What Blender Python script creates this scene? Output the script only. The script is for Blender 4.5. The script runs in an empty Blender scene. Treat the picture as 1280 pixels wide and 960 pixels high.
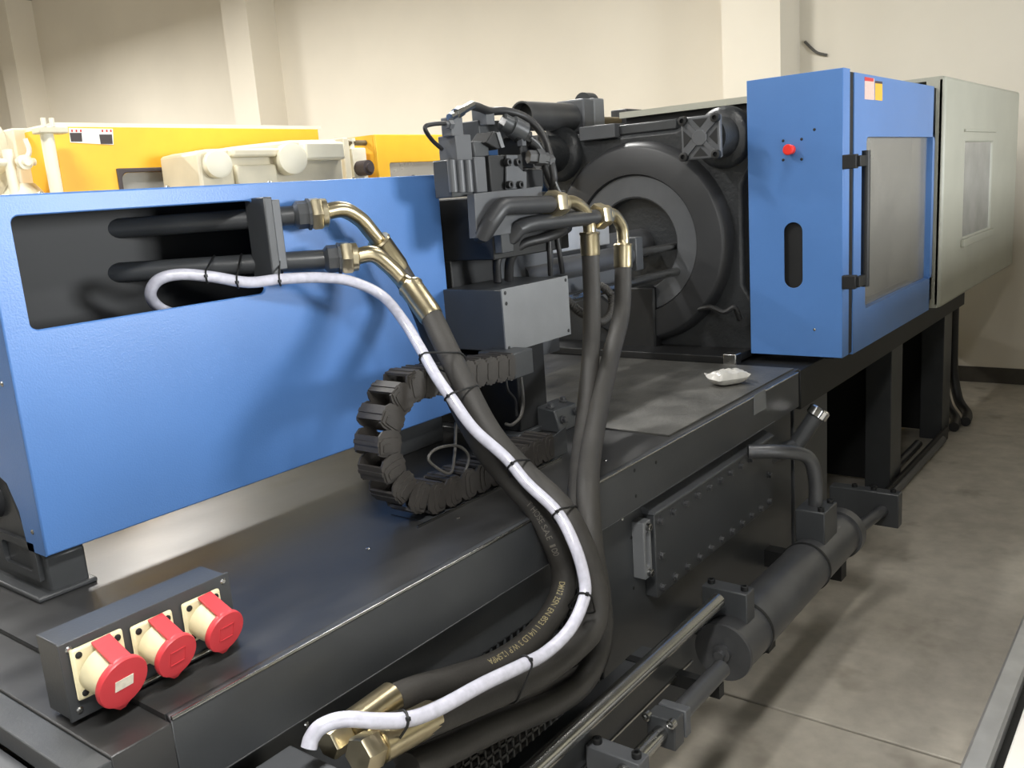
import bpy, bmesh, math, random
from mathutils import Vector, Matrix
random.seed(7)
SC = bpy.context.scene
COL = SC.collection
# ------------------------------------------------------------------ camera
F = 1126.74
H = 1.85
RM = Matrix(((0.60529538, -0.79271328, -0.07227143),
             (-0.20949514, -0.07105414, -0.97522464),
             (0.76793833, 0.60543949, -0.20907833)))
CAM = Vector((0, 0, H))
cam = bpy.data.objects.new('camera', bpy.data.cameras.new('camera'))
COL.objects.link(cam)
cam.data.sensor_width = 36.0
cam.data.lens = F / 1280 * 36.0
cam.data.clip_start = 0.02
m = Matrix.Identity(4)
for i in range(3):
    m[i][0] = RM[0][i]
    m[i][1] = -RM[1][i]
    m[i][2] = -RM[2][i]
    m[i][3] = CAM[i]
cam.matrix_world = m
SC.camera = cam
# ------------------------------------------------------------------ world, light, exposure
w = bpy.data.worlds.new('world')
SC.world = w
w.use_nodes = True
w.node_tree.nodes['Background'].inputs[0].default_value = (0.95, 0.97, 1.0, 1)
w.node_tree.nodes['Background'].inputs[1].default_value = 0.3
SC.view_settings.view_transform = 'Standard'
SC.view_settings.look = 'None'
SC.view_settings.gamma = 1.0
SC.view_settings.use_curve_mapping = False
SC.view_settings.exposure = 0.4
LAMPS = [(0.3, 0.3, 2.95, 58), (3.0, 1.0, 3.4, 10), (1.0, 3.5, 4.4, 95), (5.0, 3.7, 4.4, 95), (-2.6, 4.6, 4.4, 55), (1.0, 7.6, 4.6, 210), (4.6, 8.4, 4.6, 175),
         (4.4, 13.2, 4.6, 300), (0.5, 15.5, 4.6, 250)]
# daylight through the openings of the side wall behind the photographer: x0, x1, z0, z1, watts
OPENINGS = [(-4.2, -1.0, 0.0, 3.3, 80), (3.3, 5.0, 1.65, 2.75, 330)]


# ------------------------------------------------------------------ photo pixel -> place
def ray(px, py):
    return RM.transposed() @ Vector(((px - 640) / F, (py - 480) / F, 1.0))


def on(i, val, px, py):
    d = ray(px, py)
    return CAM + d * ((val - CAM[i]) / d[i])


def xp(px, py, x): return on(0, x, px, py)
def yp(px, py, y): return on(1, y, px, py)
def zp(px, py, z): return on(2, z, px, py)


def ypath(pts): return [yp(a, b, c) for a, b, c in pts]


# ------------------------------------------------------------------ materials
MATS = {}


def srgb(c):
    return tuple(((v / 255) / 12.92 if v / 255 <= 0.04045 else ((v / 255 + 0.055) / 1.055) ** 2.4) for v in c)


def mat(name, col, rough=0.5, metal=0.0, noise=0.0, nscale=8.0, bump=0.0, bscale=120.0, col2=None, trans=0.0, emit=0.0, coat=0.0, rvar=0.0, aniso=None, detail=5.0):
    mt = bpy.data.materials.new(name)
    mt.use_nodes = True
    nt = mt.node_tree
    b = nt.nodes['Principled BSDF']
    c = srgb(col)
    b.inputs['Base Color'].default_value = (*c, 1)
    b.inputs['Roughness'].default_value = rough
    b.inputs['Metallic'].default_value = metal
    b.inputs['Transmission Weight'].default_value = trans
    b.inputs['Coat Weight'].default_value = coat
    if emit:
        b.inputs['Emission Color'].default_value = (*c, 1)
        b.inputs['Emission Strength'].default_value = emit
    tc = nt.nodes.new('ShaderNodeTexCoord')
    if noise or col2 or rvar:
        n = nt.nodes.new('ShaderNodeTexNoise')
        n.inputs['Scale'].default_value = nscale
        n.inputs['Detail'].default_value = detail
        mp = nt.nodes.new('ShaderNodeMapping')
        if aniso:
            mp.inputs['Scale'].default_value = aniso
        nt.links.new(tc.outputs['Object'], mp.inputs['Vector'])
        nt.links.new(mp.outputs['Vector'], n.inputs['Vector'])
        r = nt.nodes.new('ShaderNodeValToRGB')
        r.color_ramp.elements[0].position = 0.32
        r.color_ramp.elements[1].position = 0.68
        c2 = srgb(col2) if col2 else tuple(min(1, v * (1 + noise)) for v in c)
        c1 = c if col2 else tuple(v * (1 - noise) for v in c)
        r.color_ramp.elements[0].color = (*c1, 1)
        r.color_ramp.elements[1].color = (*c2, 1)
        nt.links.new(n.outputs['Fac'], r.inputs['Fac'])
        if noise or col2:
            nt.links.new(r.outputs['Color'], b.inputs['Base Color'])
        if rvar:
            mr = nt.nodes.new('ShaderNodeMapRange')
            mr.inputs['To Min'].default_value = max(0.02, rough - rvar)
            mr.inputs['To Max'].default_value = rough + rvar
            nt.links.new(n.outputs['Fac'], mr.inputs['Value'])
            nt.links.new(mr.outputs['Result'], b.inputs['Roughness'])
    if bump:
        n2 = nt.nodes.new('ShaderNodeTexNoise')
        n2.inputs['Scale'].default_value = bscale
        n2.inputs['Detail'].default_value = 2.0
        bp = nt.nodes.new('ShaderNodeBump')
        bp.inputs['Strength'].default_value = bump
        bp.inputs['Distance'].default_value = 0.004
        nt.links.new(tc.outputs['Object'], n2.inputs['Vector'])
        nt.links.new(n2.outputs['Fac'], bp.inputs['Height'])
        nt.links.new(bp.outputs['Normal'], b.inputs['Normal'])
    MATS[name] = mt
    return mt


mat('blue', (80, 122, 182), 0.34, noise=0.04, nscale=3, bump=0.10, bscale=220)
mat('dark', (60, 62, 64), 0.37, noise=0.10, nscale=6, bump=0.05, bscale=160, rvar=0.08)
mat('deck', (54, 54, 54), 0.34, noise=0.22, nscale=4, bump=0.03, bscale=60, rvar=0.12, aniso=(1, 2.5, 1))
mat('cast', (42, 44, 46), 0.40, noise=0.15, nscale=7, bump=0.55, bscale=55, rvar=0.1)
mat('machined', (46, 47, 49), 0.45, noise=0.06, nscale=9)
mat('black', (17, 18, 19), 0.55, noise=0.1)
mat('greyplate', (112, 114, 116), 0.45, noise=0.06, nscale=10, bump=0.04)
mat('midgrey', (82, 84, 87), 0.42, noise=0.07, nscale=12)
mat('tread', (92, 91, 87), 0.42, metal=0.35, noise=0.28, nscale=7, rvar=0.12, bump=0.35, bscale=70, detail=8)
mat('rubber', (50, 48, 45), 0.62, noise=0.14, nscale=14, bump=0.12, bscale=180)
mat('rubber_black', (30, 30, 31), 0.5, noise=0.12, nscale=14)
mat('chainplastic', (58, 55, 52), 0.5, noise=0.15, nscale=20, bump=.1)
mat('brass', (186, 174, 144), 0.30, metal=1.0, noise=0.10, nscale=20, bump=0.05, bscale=80)
mat('brasshex', (200, 189, 160), 0.33, metal=1.0, noise=0.08, nscale=20)
mat('steel', (176, 176, 174), 0.24, metal=1.0, noise=0.06, nscale=20)
mat('chrome', (225, 225, 225), 0.08, metal=1.0)
mat('tube_grey', (84, 85, 87), 0.36, metal=0.45, noise=0.16, nscale=9, rvar=0.1)
mat('galv', (188, 189, 190), 0.38, metal=0.7, noise=0.14, nscale=7)
mat('clear_hose', (188, 188, 200), 0.25, noise=0.10, nscale=60, coat=0.4)
mat('red', (204, 62, 68), 0.42, noise=0.05)
mat('redbutton', (230, 52, 44), 0.35)
mat('ivory', (224, 214, 176), 0.45, noise=0.07, nscale=30)
mat('dirt', (105, 92, 66), 0.8, noise=0.2)
mat('yellow', (250, 192, 52), 0.45, noise=0.03)
mat('cream', (216, 208, 184), 0.5, noise=0.08, nscale=5)
mat('creamlight', (232, 227, 206), 0.45, noise=0.05, nscale=5)
mat('cabinet', (172, 172, 159), 0.45, noise=0.04, nscale=4)
mat('white', (238, 236, 230), 0.5, noise=0.03)
mat('paper', (220, 214, 196), 0.7, noise=0.10, nscale=90)
mat('ink', (70, 62, 62), 0.7)
mat('redink', (196, 60, 60), 0.7)
mat('pinklabel', (214, 186, 176), 0.6, noise=0.06, nscale=60)
mat('orangelabel', (236, 178, 62), 0.6, noise=0.06, nscale=60)
mat('hoseprint', (150, 140, 104), 0.7)
mat('hoseprint_dim', (104, 100, 92), 0.7)
mat('wire', (84, 82, 78), 0.45)
mat('plasticbag', (186, 184, 178), 0.3, noise=0.06, nscale=40, bump=0.3, bscale=60)
mat('wallpaint', (214, 207, 192), 0.85, noise=0.035, nscale=0.8, bump=0.08, bscale=25)
mat('skirt', (62, 58, 50), 0.7, noise=0.15)
mat('ceilingpaint', (92, 92, 92), 0.9)
mat('sidewall', (128, 126, 118), 0.9, noise=0.04, nscale=1)
mat('lampglow', (255, 250, 240), 0.5, emit=14.0)
mat('lampbody', (190, 190, 190), 0.5)
mat('darkglass', (150, 150, 146), 0.2, noise=0.12, nscale=6)


def concrete():
    mt = mat('concrete', (136, 127, 112), 0.55)
    nt = mt.node_tree
    b = nt.nodes['Principled BSDF']
    tc = nt.nodes.new('ShaderNodeTexCoord')
    cols = []
    for sc, dt, lo, hi, c1, c2 in ((1.3, 6, .3, .7, (170, 163, 150), (200, 193, 180)), (9, 8, .35, .75, (150, 150, 150), (255, 255, 255)), (3.1, 3, .60, .78, (255, 255, 255), (172, 166, 158))):
        n = nt.nodes.new('ShaderNodeTexNoise')
        n.inputs['Scale'].default_value = sc
        n.inputs['Detail'].default_value = dt
        n.inputs['Roughness'].default_value = 0.6
        nt.links.new(tc.outputs['Object'], n.inputs['Vector'])
        r = nt.nodes.new('ShaderNodeValToRGB')
        r.color_ramp.elements[0].position = lo
        r.color_ramp.elements[1].position = hi
        r.color_ramp.elements[0].color = (*srgb(c1), 1)
        r.color_ramp.elements[1].color = (*srgb(c2), 1)
        nt.links.new(n.outputs['Fac'], r.inputs['Fac'])
        cols.append(r)
    prev = cols[0].outputs['Color']
    for k, fac in ((1, .35), (2, .8)):
        mx = nt.nodes.new('ShaderNodeMixRGB')
        mx.blend_type = 'MULTIPLY'
        mx.inputs['Fac'].default_value = fac
        nt.links.new(prev, mx.inputs['Color1'])
        nt.links.new(cols[k].outputs['Color'], mx.inputs['Color2'])
        prev = mx.outputs['Color']
    nt.links.new(prev, b.inputs['Base Color'])


concrete()


def dirty_pane(name, col, alpha):
    mt = bpy.data.materials.new(name)
    mt.use_nodes = True
    nt = mt.node_tree
    b = nt.nodes['Principled BSDF']
    b.inputs['Base Color'].default_value = (*srgb(col), 1)
    b.inputs['Roughness'].default_value = 0.18
    tc = nt.nodes.new('ShaderNodeTexCoord')
    n = nt.nodes.new('ShaderNodeTexNoise')
    n.inputs['Scale'].default_value = 2.2
    n.inputs['Detail'].default_value = 7
    n.inputs['Distortion'].default_value = 1.2
    nt.links.new(tc.outputs['Object'], n.inputs['Vector'])
    mr = nt.nodes.new('ShaderNodeMapRange')
    mr.inputs['From Min'].default_value = 0.3
    mr.inputs['From Max'].default_value = 0.7
    mr.inputs['To Min'].default_value = alpha - 0.12
    mr.inputs['To Max'].default_value = alpha + 0.12
    nt.links.new(n.outputs['Fac'], mr.inputs['Value'])
    nt.links.new(mr.outputs['Result'], b.inputs['Alpha'])
    MATS[name] = mt


dirty_pane('pane', (150, 148, 142), 0.62)


# ------------------------------------------------------------------ mesh builder
def V(*a): return Vector(a)


class MB:
    def __init__(s):
        s.v = []
        s.f = []

    def add(s, vs, fs):
        o = len(s.v)
        s.v += [Vector(p) for p in vs]
        s.f += [tuple(i + o for i in q) for q in fs]
        return s

    def box(s, x0, x1, y0, y1, z0, z1):
        return s.add([(x0, y0, z0), (x1, y0, z0), (x1, y1, z0), (x0, y1, z0), (x0, y0, z1), (x1, y0, z1), (x1, y1, z1), (x0, y1, z1)],
                     [(0, 3, 2, 1), (4, 5, 6, 7), (0, 1, 5, 4), (1, 2, 6, 5), (2, 3, 7, 6), (3, 0, 4, 7)])

    def cbox(s, c, sx, sy, sz):
        return s.box(c[0] - sx / 2, c[0] + sx / 2, c[1] - sy / 2, c[1] + sy / 2, c[2] - sz / 2, c[2] + sz / 2)

    def prism(s, pts, vec):
        n = len(pts)
        vec = Vector(vec)
        a = [Vector(p) for p in pts]
        return s.add(a + [p + vec for p in a], [tuple(range(n))[::-1], tuple(range(n, 2 * n))] + [(i, (i + 1) % n, n + (i + 1) % n, n + i) for i in range(n)])

    def ring(s, c, u, vv, r, n, ph=0):
        return [c + (u * math.cos(2 * math.pi * i / n + ph) + vv * math.sin(2 * math.pi * i / n + ph)) * r for i in range(n)]

    def rev(s, p0, ax, prof, n=24, ph=0, cap=True):
        p0 = Vector(p0)
        ax = Vector(ax).normalized()
        u = ax.orthogonal().normalized() if abs(ax.x) < .99 else V(0, 1, 0)
        vv = ax.cross(u).normalized()
        vs = []
        fs = []
        for k, (t, r) in enumerate(prof):
            vs += s.ring(p0 + ax * t, u, vv, max(r, 1e-5), n, ph)
            if k:
                for i in range(n):
                    j = (i + 1) % n
                    fs.append(((k - 1) * n + i, (k - 1) * n + j, k * n + j, k * n + i))
        if cap:
            fs.append(tuple(range(n))[::-1])
            fs.append(tuple(range((len(prof) - 1) * n, len(prof) * n)))
        return s.add(vs, fs)

    def cyl(s, p0, p1, r, n=20, r1=None, ph=0):
        d = Vector(p1) - Vector(p0)
        return s.rev(p0, d, [(0, r), (d.length, r if r1 is None else r1)], n, ph)

    def tube(s, path, r, n=12, cap=True):
        P = [Vector(p) for p in path]
        vs = []
        fs = []
        nrm = None
        for k, p in enumerate(P):
            t = (P[min(k + 1, len(P) - 1)] - P[max(k - 1, 0)]).normalized()
            if nrm is None:
                nrm = t.orthogonal().normalized()
            else:
                nrm = (nrm - t * nrm.dot(t)).normalized()
            b = t.cross(nrm)
            rr = r[k] if isinstance(r, (list, tuple)) else r
            vs += s.ring(p, nrm, b, rr, n)
            if k:
                for i in range(n):
                    j = (i + 1) % n
                    fs.append(((k - 1) * n + i, (k - 1) * n + j, k * n + j, k * n + i))
        if cap:
            fs.append(tuple(range(n))[::-1])
            fs.append(tuple(range((len(P) - 1) * n, len(P) * n)))
        return s.add(vs, fs)

    def loop(s, path, r, n=6):
        P = [Vector(p) for p in path]
        N = len(P)
        c = sum(P, Vector()) / N
        vs = []
        fs = []
        for k, p in enumerate(P):
            t = (P[(k + 1) % N] - P[k - 1]).normalized()
            a = (p - c)
            a = (a - t * a.dot(t)).normalized()
            vs += s.ring(p, a, t.cross(a), r, n)
        for k in range(N):
            for i in range(n):
                j = (i + 1) % n
                q = (k + 1) % N
                fs.append((k * n + i, k * n + j, q * n + j, q * n + i))
        return s.add(vs, fs)

    def holed(s, o, u, vv, W, Hh, hx0, hx1, hy0, hy1, r, th, k=5):
        """plate W x Hh in plane (o,u,vv) with a rounded hole; th = thickness vector"""
        o, u, vv, th = Vector(o), Vector(u), Vector(vv), Vector(th)
        out = [(0, 0), (W, 0), (W, Hh), (0, Hh)]
        cs = [(hx0 + r, hy0 + r, math.pi), (hx1 - r, hy0 + r, 1.5 * math.pi), (hx1 - r, hy1 - r, 0), (hx0 + r, hy1 - r, .5 * math.pi)]
        hole = []
        for cx, cy, a in cs:
            hole.append([(cx + r * math.cos(a + .5 * math.pi * i / k), cy + r * math.sin(a + .5 * math.pi * i / k)) for i in range(k + 1)])
        pts = out + [p for h in hole for p in h]
        n = len(pts)
        st = [4 + i * (k + 1) for i in range(4)]
        fr = []
        for c in range(4):
            for i in range(k):
                fr.append((c, st[c] + i + 1, st[c] + i))
            d = (c + 1) % 4
            fr.append((c, d, st[d], st[c] + k))
        hl = list(range(4, n))
        fs = list(fr) + [tuple(n + i for i in q[::-1]) for q in fr]
        for i in range(4):
            j = (i + 1) % 4
            fs.append((i, n + i, n + j, j))
        for i in range(len(hl)):
            a, b2 = hl[i], hl[(i + 1) % len(hl)]
            fs.append((a, b2, n + b2, n + a))
        vs = [o + u * p[0] + vv * p[1] for p in pts]
        return s.add(vs + [q + th for q in vs], fs)

    def mesh(s, name, off=Vector(), sharp=38):
        me = bpy.data.meshes.new(name)
        me.from_pydata([tuple(p - off) for p in s.v], [], s.f)
        bm = bmesh.new()
        bm.from_mesh(me)
        bmesh.ops.recalc_face_normals(bm, faces=bm.faces)
        bm.to_mesh(me)
        bm.free()
        me.shade_smooth()
        me.set_sharp_from_angle(angle=math.radians(abs(sharp)))
        return me

    def build(s, name, mt, parent=None, bevel=0.0, sharp=38):
        if parent is None:
            lo = [min(p[i] for p in s.v) for i in range(3)]
            hi = [max(p[i] for p in s.v) for i in range(3)]
            off = V((lo[0] + hi[0]) / 2, (lo[1] + hi[1]) / 2, lo[2])
        else:
            off = Vector(parent['o'])
        me = s.mesh(name, off, sharp)
        me.materials.append(MATS[mt])
        ob = bpy.data.objects.new(name, me)
        COL.objects.link(ob)
        ob['o'] = tuple(off)
        if parent is None:
            ob.location = off
        else:
            ob.parent = parent
        if bevel:
            md = ob.modifiers.new('bevel', 'BEVEL')
            md.width = bevel
            md.segments = 2
            md.limit_method = 'ANGLE'
            md.angle_limit = math.radians(40)
        if sharp < 0:
            ob.modifiers.new('normals', 'WEIGHTED_NORMAL')
        return ob


def tag(o, label, cat, group=None):
    o['label'] = label
    o['category'] = cat
    if group:
        o['group'] = group
    return o


def struct(o):
    o['kind'] = 'structure'
    return o


def thing(name, label, cat, loc, group=None):
    o = bpy.data.objects.new(name, None)
    COL.objects.link(o)
    o.location = loc
    o.empty_display_size = 0.05
    o['o'] = tuple(loc)
    return tag(o, label, cat, group)


def inst(me, name, parent, loc, rot=None, mt=None):
    o = bpy.data.objects.new(name, me)
    COL.objects.link(o)
    o.parent = parent
    o.location = Vector(loc) - Vector(parent['o'])
    if rot is not None:
        o.rotation_mode = 'QUATERNION'
        o.rotation_quaternion = rot
    o['o'] = tuple(loc)
    return o


def smooth_path(P, sub=8):
    P = [Vector(p) for p in P]
    Q = [P[0] * 2 - P[1]] + P + [P[-1] * 2 - P[-2]]
    out = []
    for i in range(1, len(Q) - 2):
        p0, p1, p2, p3 = Q[i - 1], Q[i], Q[i + 1], Q[i + 2]
        for k in range(sub):
            t = k / sub
            out.append(0.5 * ((2 * p1) + (p2 - p0) * t + (2 * p0 - 5 * p1 + 4 * p2 - p3) * t * t + (3 * p1 - p0 - 3 * p2 + p3) * t ** 3))
    out.append(P[-1])
    return out


def rq(ax):
    """rotation taking +Z to ax"""
    return V(0, 0, 1).rotation_difference(Vector(ax).normalized())


def proto(fn, name, mt):
    b = MB()
    fn(b)
    me = b.mesh(name)
    me.materials.append(MATS[mt])
    return me


hexbolt = proto(lambda b: (b.rev((0, 0, -0.002), (0, 0, 1), [(0, .014), (.005, .014)], 14), b.rev((0, 0, .003), (0, 0, 1), [(0, .011), (.009, .011), (.011, .009)], 6)), 'bolt', 'tube_grey')
capbolt_d = proto(lambda b: b.rev((0, 0, -0.002), (0, 0, 1), [(0, .012), (.015, .012), (.016, .010), (.016, .006), (.008, .006)], 14), 'bolt', 'black')
capbolt_s = proto(lambda b: b.rev((0, 0, -0.002), (0, 0, 1), [(0, .012), (.015, .012), (.016, .010), (.016, .006), (.008, .006)], 14), 'bolt', 'steel')
screw = proto(lambda b: b.rev((0, 0, -0.001), (0, 0, 1), [(0, .0062), (.002, .0062), (.0042, .0035)], 10), 'screw', 'steel')
screw_d = proto(lambda b: b.rev((0, 0, -0.001), (0, 0, 1), [(0, .006), (.002, .006), (.0035, .0035)], 10), 'screw', 'black')
# ================================================================== THE SETTING
XW = 8.2
ZC = 5.6
fl = struct(MB().box(-5, XW, -4, 19.4, -.12, -.02).build('floor', 'skirt'))
xs = [-5, -1.05, 2.768, 6.6, XW]
ys = [-4, 3.6, 8.9, 14.1, 19.4]
for i in range(4):
    for j in range(4):
        MB().box(xs[i] + .006, xs[i + 1] - .006, ys[j] + .006, ys[j + 1] - .006, -.06, 0).build('slab', 'concrete', fl, bevel=.004)
wb = struct(MB().box(XW, XW + .2, -4, 19.4, -.1, ZC).build('wall_back', 'wallpaint'))
for a in (2.99, 9.95, 16.25):
    MB().box(XW - .45, XW, a, a + .52, 0, ZC).build('pilaster', 'wallpaint', wb)
struct(MB().box(XW - .014, XW, -4, 2.985, 0, .13).build('baseboard_back', 'skirt'))
struct(MB().box(-5, XW, 19.4, 19.6, -.1, ZC).build('wall_left', 'wallpaint'))
wr = MB()
wr.box(-5, -4.2, -4.2, -4, -.1, ZC).box(-4.2, -1, -4.2, -4, 3.3, ZC).box(-1, 3.3, -4.2, -4, -.1, ZC)
wr.box(3.3, 5.0, -4.2, -4, -.1, 1.65).box(3.3, 5.0, -4.2, -4, 2.75, ZC).box(5.0, XW, -4.2, -4, -.1, ZC)
struct(wr.build('wall_right', 'sidewall'))
for k, (x0, x1, z0, z1, p) in enumerate(OPENINGS):
    fr = MB()
    fr.box(x0, x1, -4.12, -4.06, z1 - .06, z1).box(x0, x0 + .06, -4.12, -4.06, z0, z1 - .06).box(x1 - .06, x1, -4.12, -4.06, z0, z1 - .06)
    if k:
        fr.box(x0, x1, -4.12, -4.06, z0, z0 + .06).box((x0 + x1) / 2 - .03, (x0 + x1) / 2 + .03, -4.12, -4.06, z0, z1)
    struct(fr.build('door_1' if k == 0 else 'window_1', 'lampbody'))
    L = bpy.data.lights.new('daylight', 'AREA')
    L.shape = 'RECTANGLE'
    L.size = x1 - x0
    L.size_y = z1 - z0
    L.energy = p
    L.color = (0.95, 0.98, 1.0)
    lo = bpy.data.objects.new('daylight', L)
    COL.objects.link(lo)
    lo.location = ((x0 + x1) / 2, -4.15, (z0 + z1) / 2)
    lo.rotation_euler = (math.pi / 2, 0, 0)
struct(MB().box(-5.2, -5, -4.2, 19.6, -.1, ZC).build('wall_front', 'sidewall'))
struct(MB().box(-5.2, XW + .2, -4.2, 19.6, ZC, ZC + .15).build('ceiling', 'ceilingpaint'))
for k, (x, y, z, p) in enumerate(LAMPS):
    t = thing('ceiling_lamp', 'long grey batten ceiling lamp with two bright tubes', 'lamp', (x, y, z), 'ceiling lamps')
    MB().box(x - .62, x + .62, y - .12, y + .12, z + .05, z + .11).build('housing', 'lampbody', t)
    for s in (-1, 1):
        MB().cyl((x - .58, y + s * .06, z + .03), (x + .58, y + s * .06, z + .03), .018, 12).build('tube', 'lampglow', t)
        MB().cyl((x + s * .5, y, z + .11), (x + s * .5, y, ZC), .006, 8).build('hanger', 'lampbody', t)
    L = bpy.data.lights.new('lamp_light', 'AREA')
    L.shape = 'RECTANGLE'
    L.size = 1.2
    L.size_y = .2
    L.energy = p
    L.color = (1.0, 0.985, 0.955)
    lo = bpy.data.objects.new('lamp_light', L)
    COL.objects.link(lo)
    lo.location = (0, 0, 0)
    lo.parent = t
# loose wire on the wall
tag(MB().tube(smooth_path([xp(1006, 52, XW - .01), xp(1014, 60, XW - .02), xp(1022, 66, XW - .03), xp(1034, 69, XW - .01)]), .012, 8).build('wall_wire', 'wire'), 'short dark loose wire sticking out of the bare end wall', 'wire')
# ================================================================== MACHINE BED
ZB, YB, YS = 1.04, 1.31, 1.36
bed = thing('machine_bed', 'long black steel machine bed carrying the blue injection guard and platen', 'machine bed', (2.0, 2.1, 0))
MB().box(.688, 3.62, YB + .02, 2.95, ZB - .02, ZB).build('deck_plate', 'deck', bed)
MB().box(.58, .688, YB, 2.95, ZB - .145, ZB - .009).build('deck_step', 'deck', bed, bevel=.003)
MB().prism([(.69, YB + .012, .895), (.69, YB, .895), (.69, YB, ZB - .010), (.69, YB + .0015, ZB - .005), (.69, YB + .005, ZB - .0012), (.69, YB + .010, ZB + .0002), (.69, YB + .0205, ZB + .0002), (.69, YB + .0205, ZB - .012), (.69, YB + .012, ZB - .02)], (2.87, 0, 0)).build('front_lip', 'dark', bed, sharp=-60)
MB().box(.60, 3.6, YS + .015, 2.9, .06, ZB - .02).build('bed_body', 'black', bed)
MB().cyl((.69, YB + .0032, ZB - .0032), (3.56, YB + .0032, ZB - .0032), .0042, 12).build('edge_highlight', 'steel', bed)  # bright steel line put in as the highlight along the deck edge
MB().cyl((.69, YB - .0005, .896), (3.3, YB - .0005, .896), .0016, 8).build('lip_seam', 'tube_grey', bed)
# side sheet pieces around the perforated vent
VX0, VX1, VZ0, VZ1 = 1.34, 2.07, .20, .74
sp = MB()
sp.box(.60, VX0, YS, YS + .015, .06, ZB - .021)
sp.box(VX0, VX1, YS, YS + .015, VZ1, ZB - .021)
sp.box(VX0, VX1, YS, YS + .015, .06, VZ0)
sp.box(VX1, 3.6, YS, YS + .015, .06, ZB - .021)
sp.build('side_sheet', 'dark', bed)
g = MB()
nx, nz = 26, 17
px_, pz_ = (VX1 - VX0) / nx, (VZ1 - VZ0) / nz
for i in range(nx + 1):
    x = VX0 + i * px_
    g.box(x - .0032, x + .0032, YS + .001, YS + .006, VZ0, VZ1)
for j in range(nz + 1):
    z = VZ0 + j * pz_
    g.box(VX0, VX1, YS + .001, YS + .006, z - .004, z + .004)
g.build('vent_grille', 'dark', bed)
# seam, end flange at the near end of the bed
MB().box(.525, .58, YB - .005, 2.95, ZB - .05, ZB - .012).build('end_flange', 'dark', bed, bevel=.003)
MB().box(.48, .525, YB + .03, 2.95, .1, ZB - .06).build('end_sheet', 'midgrey', bed)
MB().box(.50, 3.5, YS + .05, 2.85, 0, .06).build('foot_rail', 'black', bed)
# small threaded holes and plugs on the side
for a, b in ((789, 672), (792, 735)):
    p = yp(a, b, YS)
    inst(screw_d, 'plug', bed, p, rq((0, -1, 0)))
for a, b in ((778, 649),):
    inst(screw, 'screw', bed, yp(a, b, YS), rq((0, -1, 0)))
for a, b in ((793, 588), (795, 620), (820, 578)):
    inst(screw_d, 'plug', bed, yp(a, b, YB), rq((0, -1, 0)))
for a, b in ((757, 576), (650, 622), (460, 686), (572, 648)):
    inst(screw, 'screw', bed, zp(a, b, ZB))
# access cover with bolts
cv = MB().box(2.335, 3.29, 1.318, YS, .555, .835).build('access_cover', 'dark', bed, bevel=.003)
MB().prism([(2.33, YS, .835), (2.33, 1.312, .835), (2.33, 1.312, .842), (2.33, YS, .862)], (.965, 0, 0)).build('cover_ledge', 'midgrey', bed)
for i in range(11):
    x = 2.365 + i * .0885
    inst(hexbolt, 'bolt', bed, (x, 1.318, .805), rq((0, -1, 0)))
    inst(hexbolt, 'bolt', bed, (x, 1.318, .582), rq((0, -1, 0)))
inst(hexbolt, 'bolt', bed, (2.365, 1.318, .69), rq((0, -1, 0)))
inst(hexbolt, 'bolt', bed, (3.25, 1.318, .69), rq((0, -1, 0)))
# oil level gauge
gt = thing('oil_gauge', 'slim pale oil level gauge with a slot window beside the bolted cover', 'gauge', (2.29, 1.33, .64))
MB().holed((2.265, 1.318, .645), (1, 0, 0), (0, 0, 1), .046, .185, .013, .033, .035, .15, .007, (0, .042, 0)).build('gauge_body', 'greyplate', gt, bevel=.002)
MB().box(2.275, 2.302, 1.335, 1.345, .675, .80).build('gauge_glass', 'black', gt)
for z in (.662, .812):
    inst(capbolt_s, 'bolt', gt, (2.288, 1.318, z), rq((0, -1, 0)))
# clamp half of the bed, beyond the deck
cb = thing('clamp_machine', 'black open steel frame standing under the blue safety gate', 'machine frame', (5.6, 2.0, 0))
MB().box(3.64, 6.78, 1.33, 2.9, .86, 1.03).build('top_beam', 'black', cb, bevel=.004)
for k, x in enumerate((3.64, 5.12, 6.35)):
    MB().box(x, x + (.22 if k else .42), 1.36, 1.50, 0, .86).build('post', 'dark', cb, bevel=.004)
    MB().box(x, x + (.22 if k else .42), 2.7, 2.84, 0, .86).build('post', 'dark', cb)
MB().box(4.05, 6.75, 1.9, 1.95, .02, .86).build('inner_panel', 'black', cb)
MB().box(5.3, 5.36, 1.4, 1.9, .02, .86).build('cross_panel', 'black', cb)
MB().box(6.5, 6.56, 1.4, 1.9, .02, .86).build('cross_panel', 'black', cb)
# pair of hoses hanging from the cabinet at the far end
for k, (x, y) in enumerate(((6.93, 1.50), (7.10, 1.46))):
    o = MB().tube(smooth_path([V(x, y, 1.034), V(x, y, .6), V(x - .01, y - .01, .32), V(x - .06, y - .06, .12), V(x - .16, y - .14, .045), V(x - .36, y - .17, .036)]), .034, 12).build('drain_hose', 'rubber_black')
    tag(o, 'black hose hanging from the grey cabinet down to the floor, ' + ('beside the frame post' if k == 0 else 'nearer the bare end wall'), 'hose', 'two hanging black hoses')
# near-end dark block of the bed with the brass fittings
mbk = thing('hose_manifold', 'dark steel manifold block bolted low on the bed side under the sockets', 'manifold', (.80, 1.2, .70))
MB().box(.60, .905, 1.085, 1.305, .70, .868).build('block', 'midgrey', mbk, bevel=.004)
inst(capbolt_d, 'bolt', mbk, (.86, 1.15, .868))
inst(capbolt_d, 'bolt', mbk, (.74, 1.26, .868))
inst(screw, 'screw', mbk, yp(383, 906, 1.31), rq((0, -1, 0)))
# tread plate
tp = MB().box(2.50, 3.60, 1.345, 2.3, ZB, ZB + .006).build('tread_plate', 'tread')
tag(tp, 'worn bare checker plate lying on the deck before the platen', 'plate')
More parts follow.
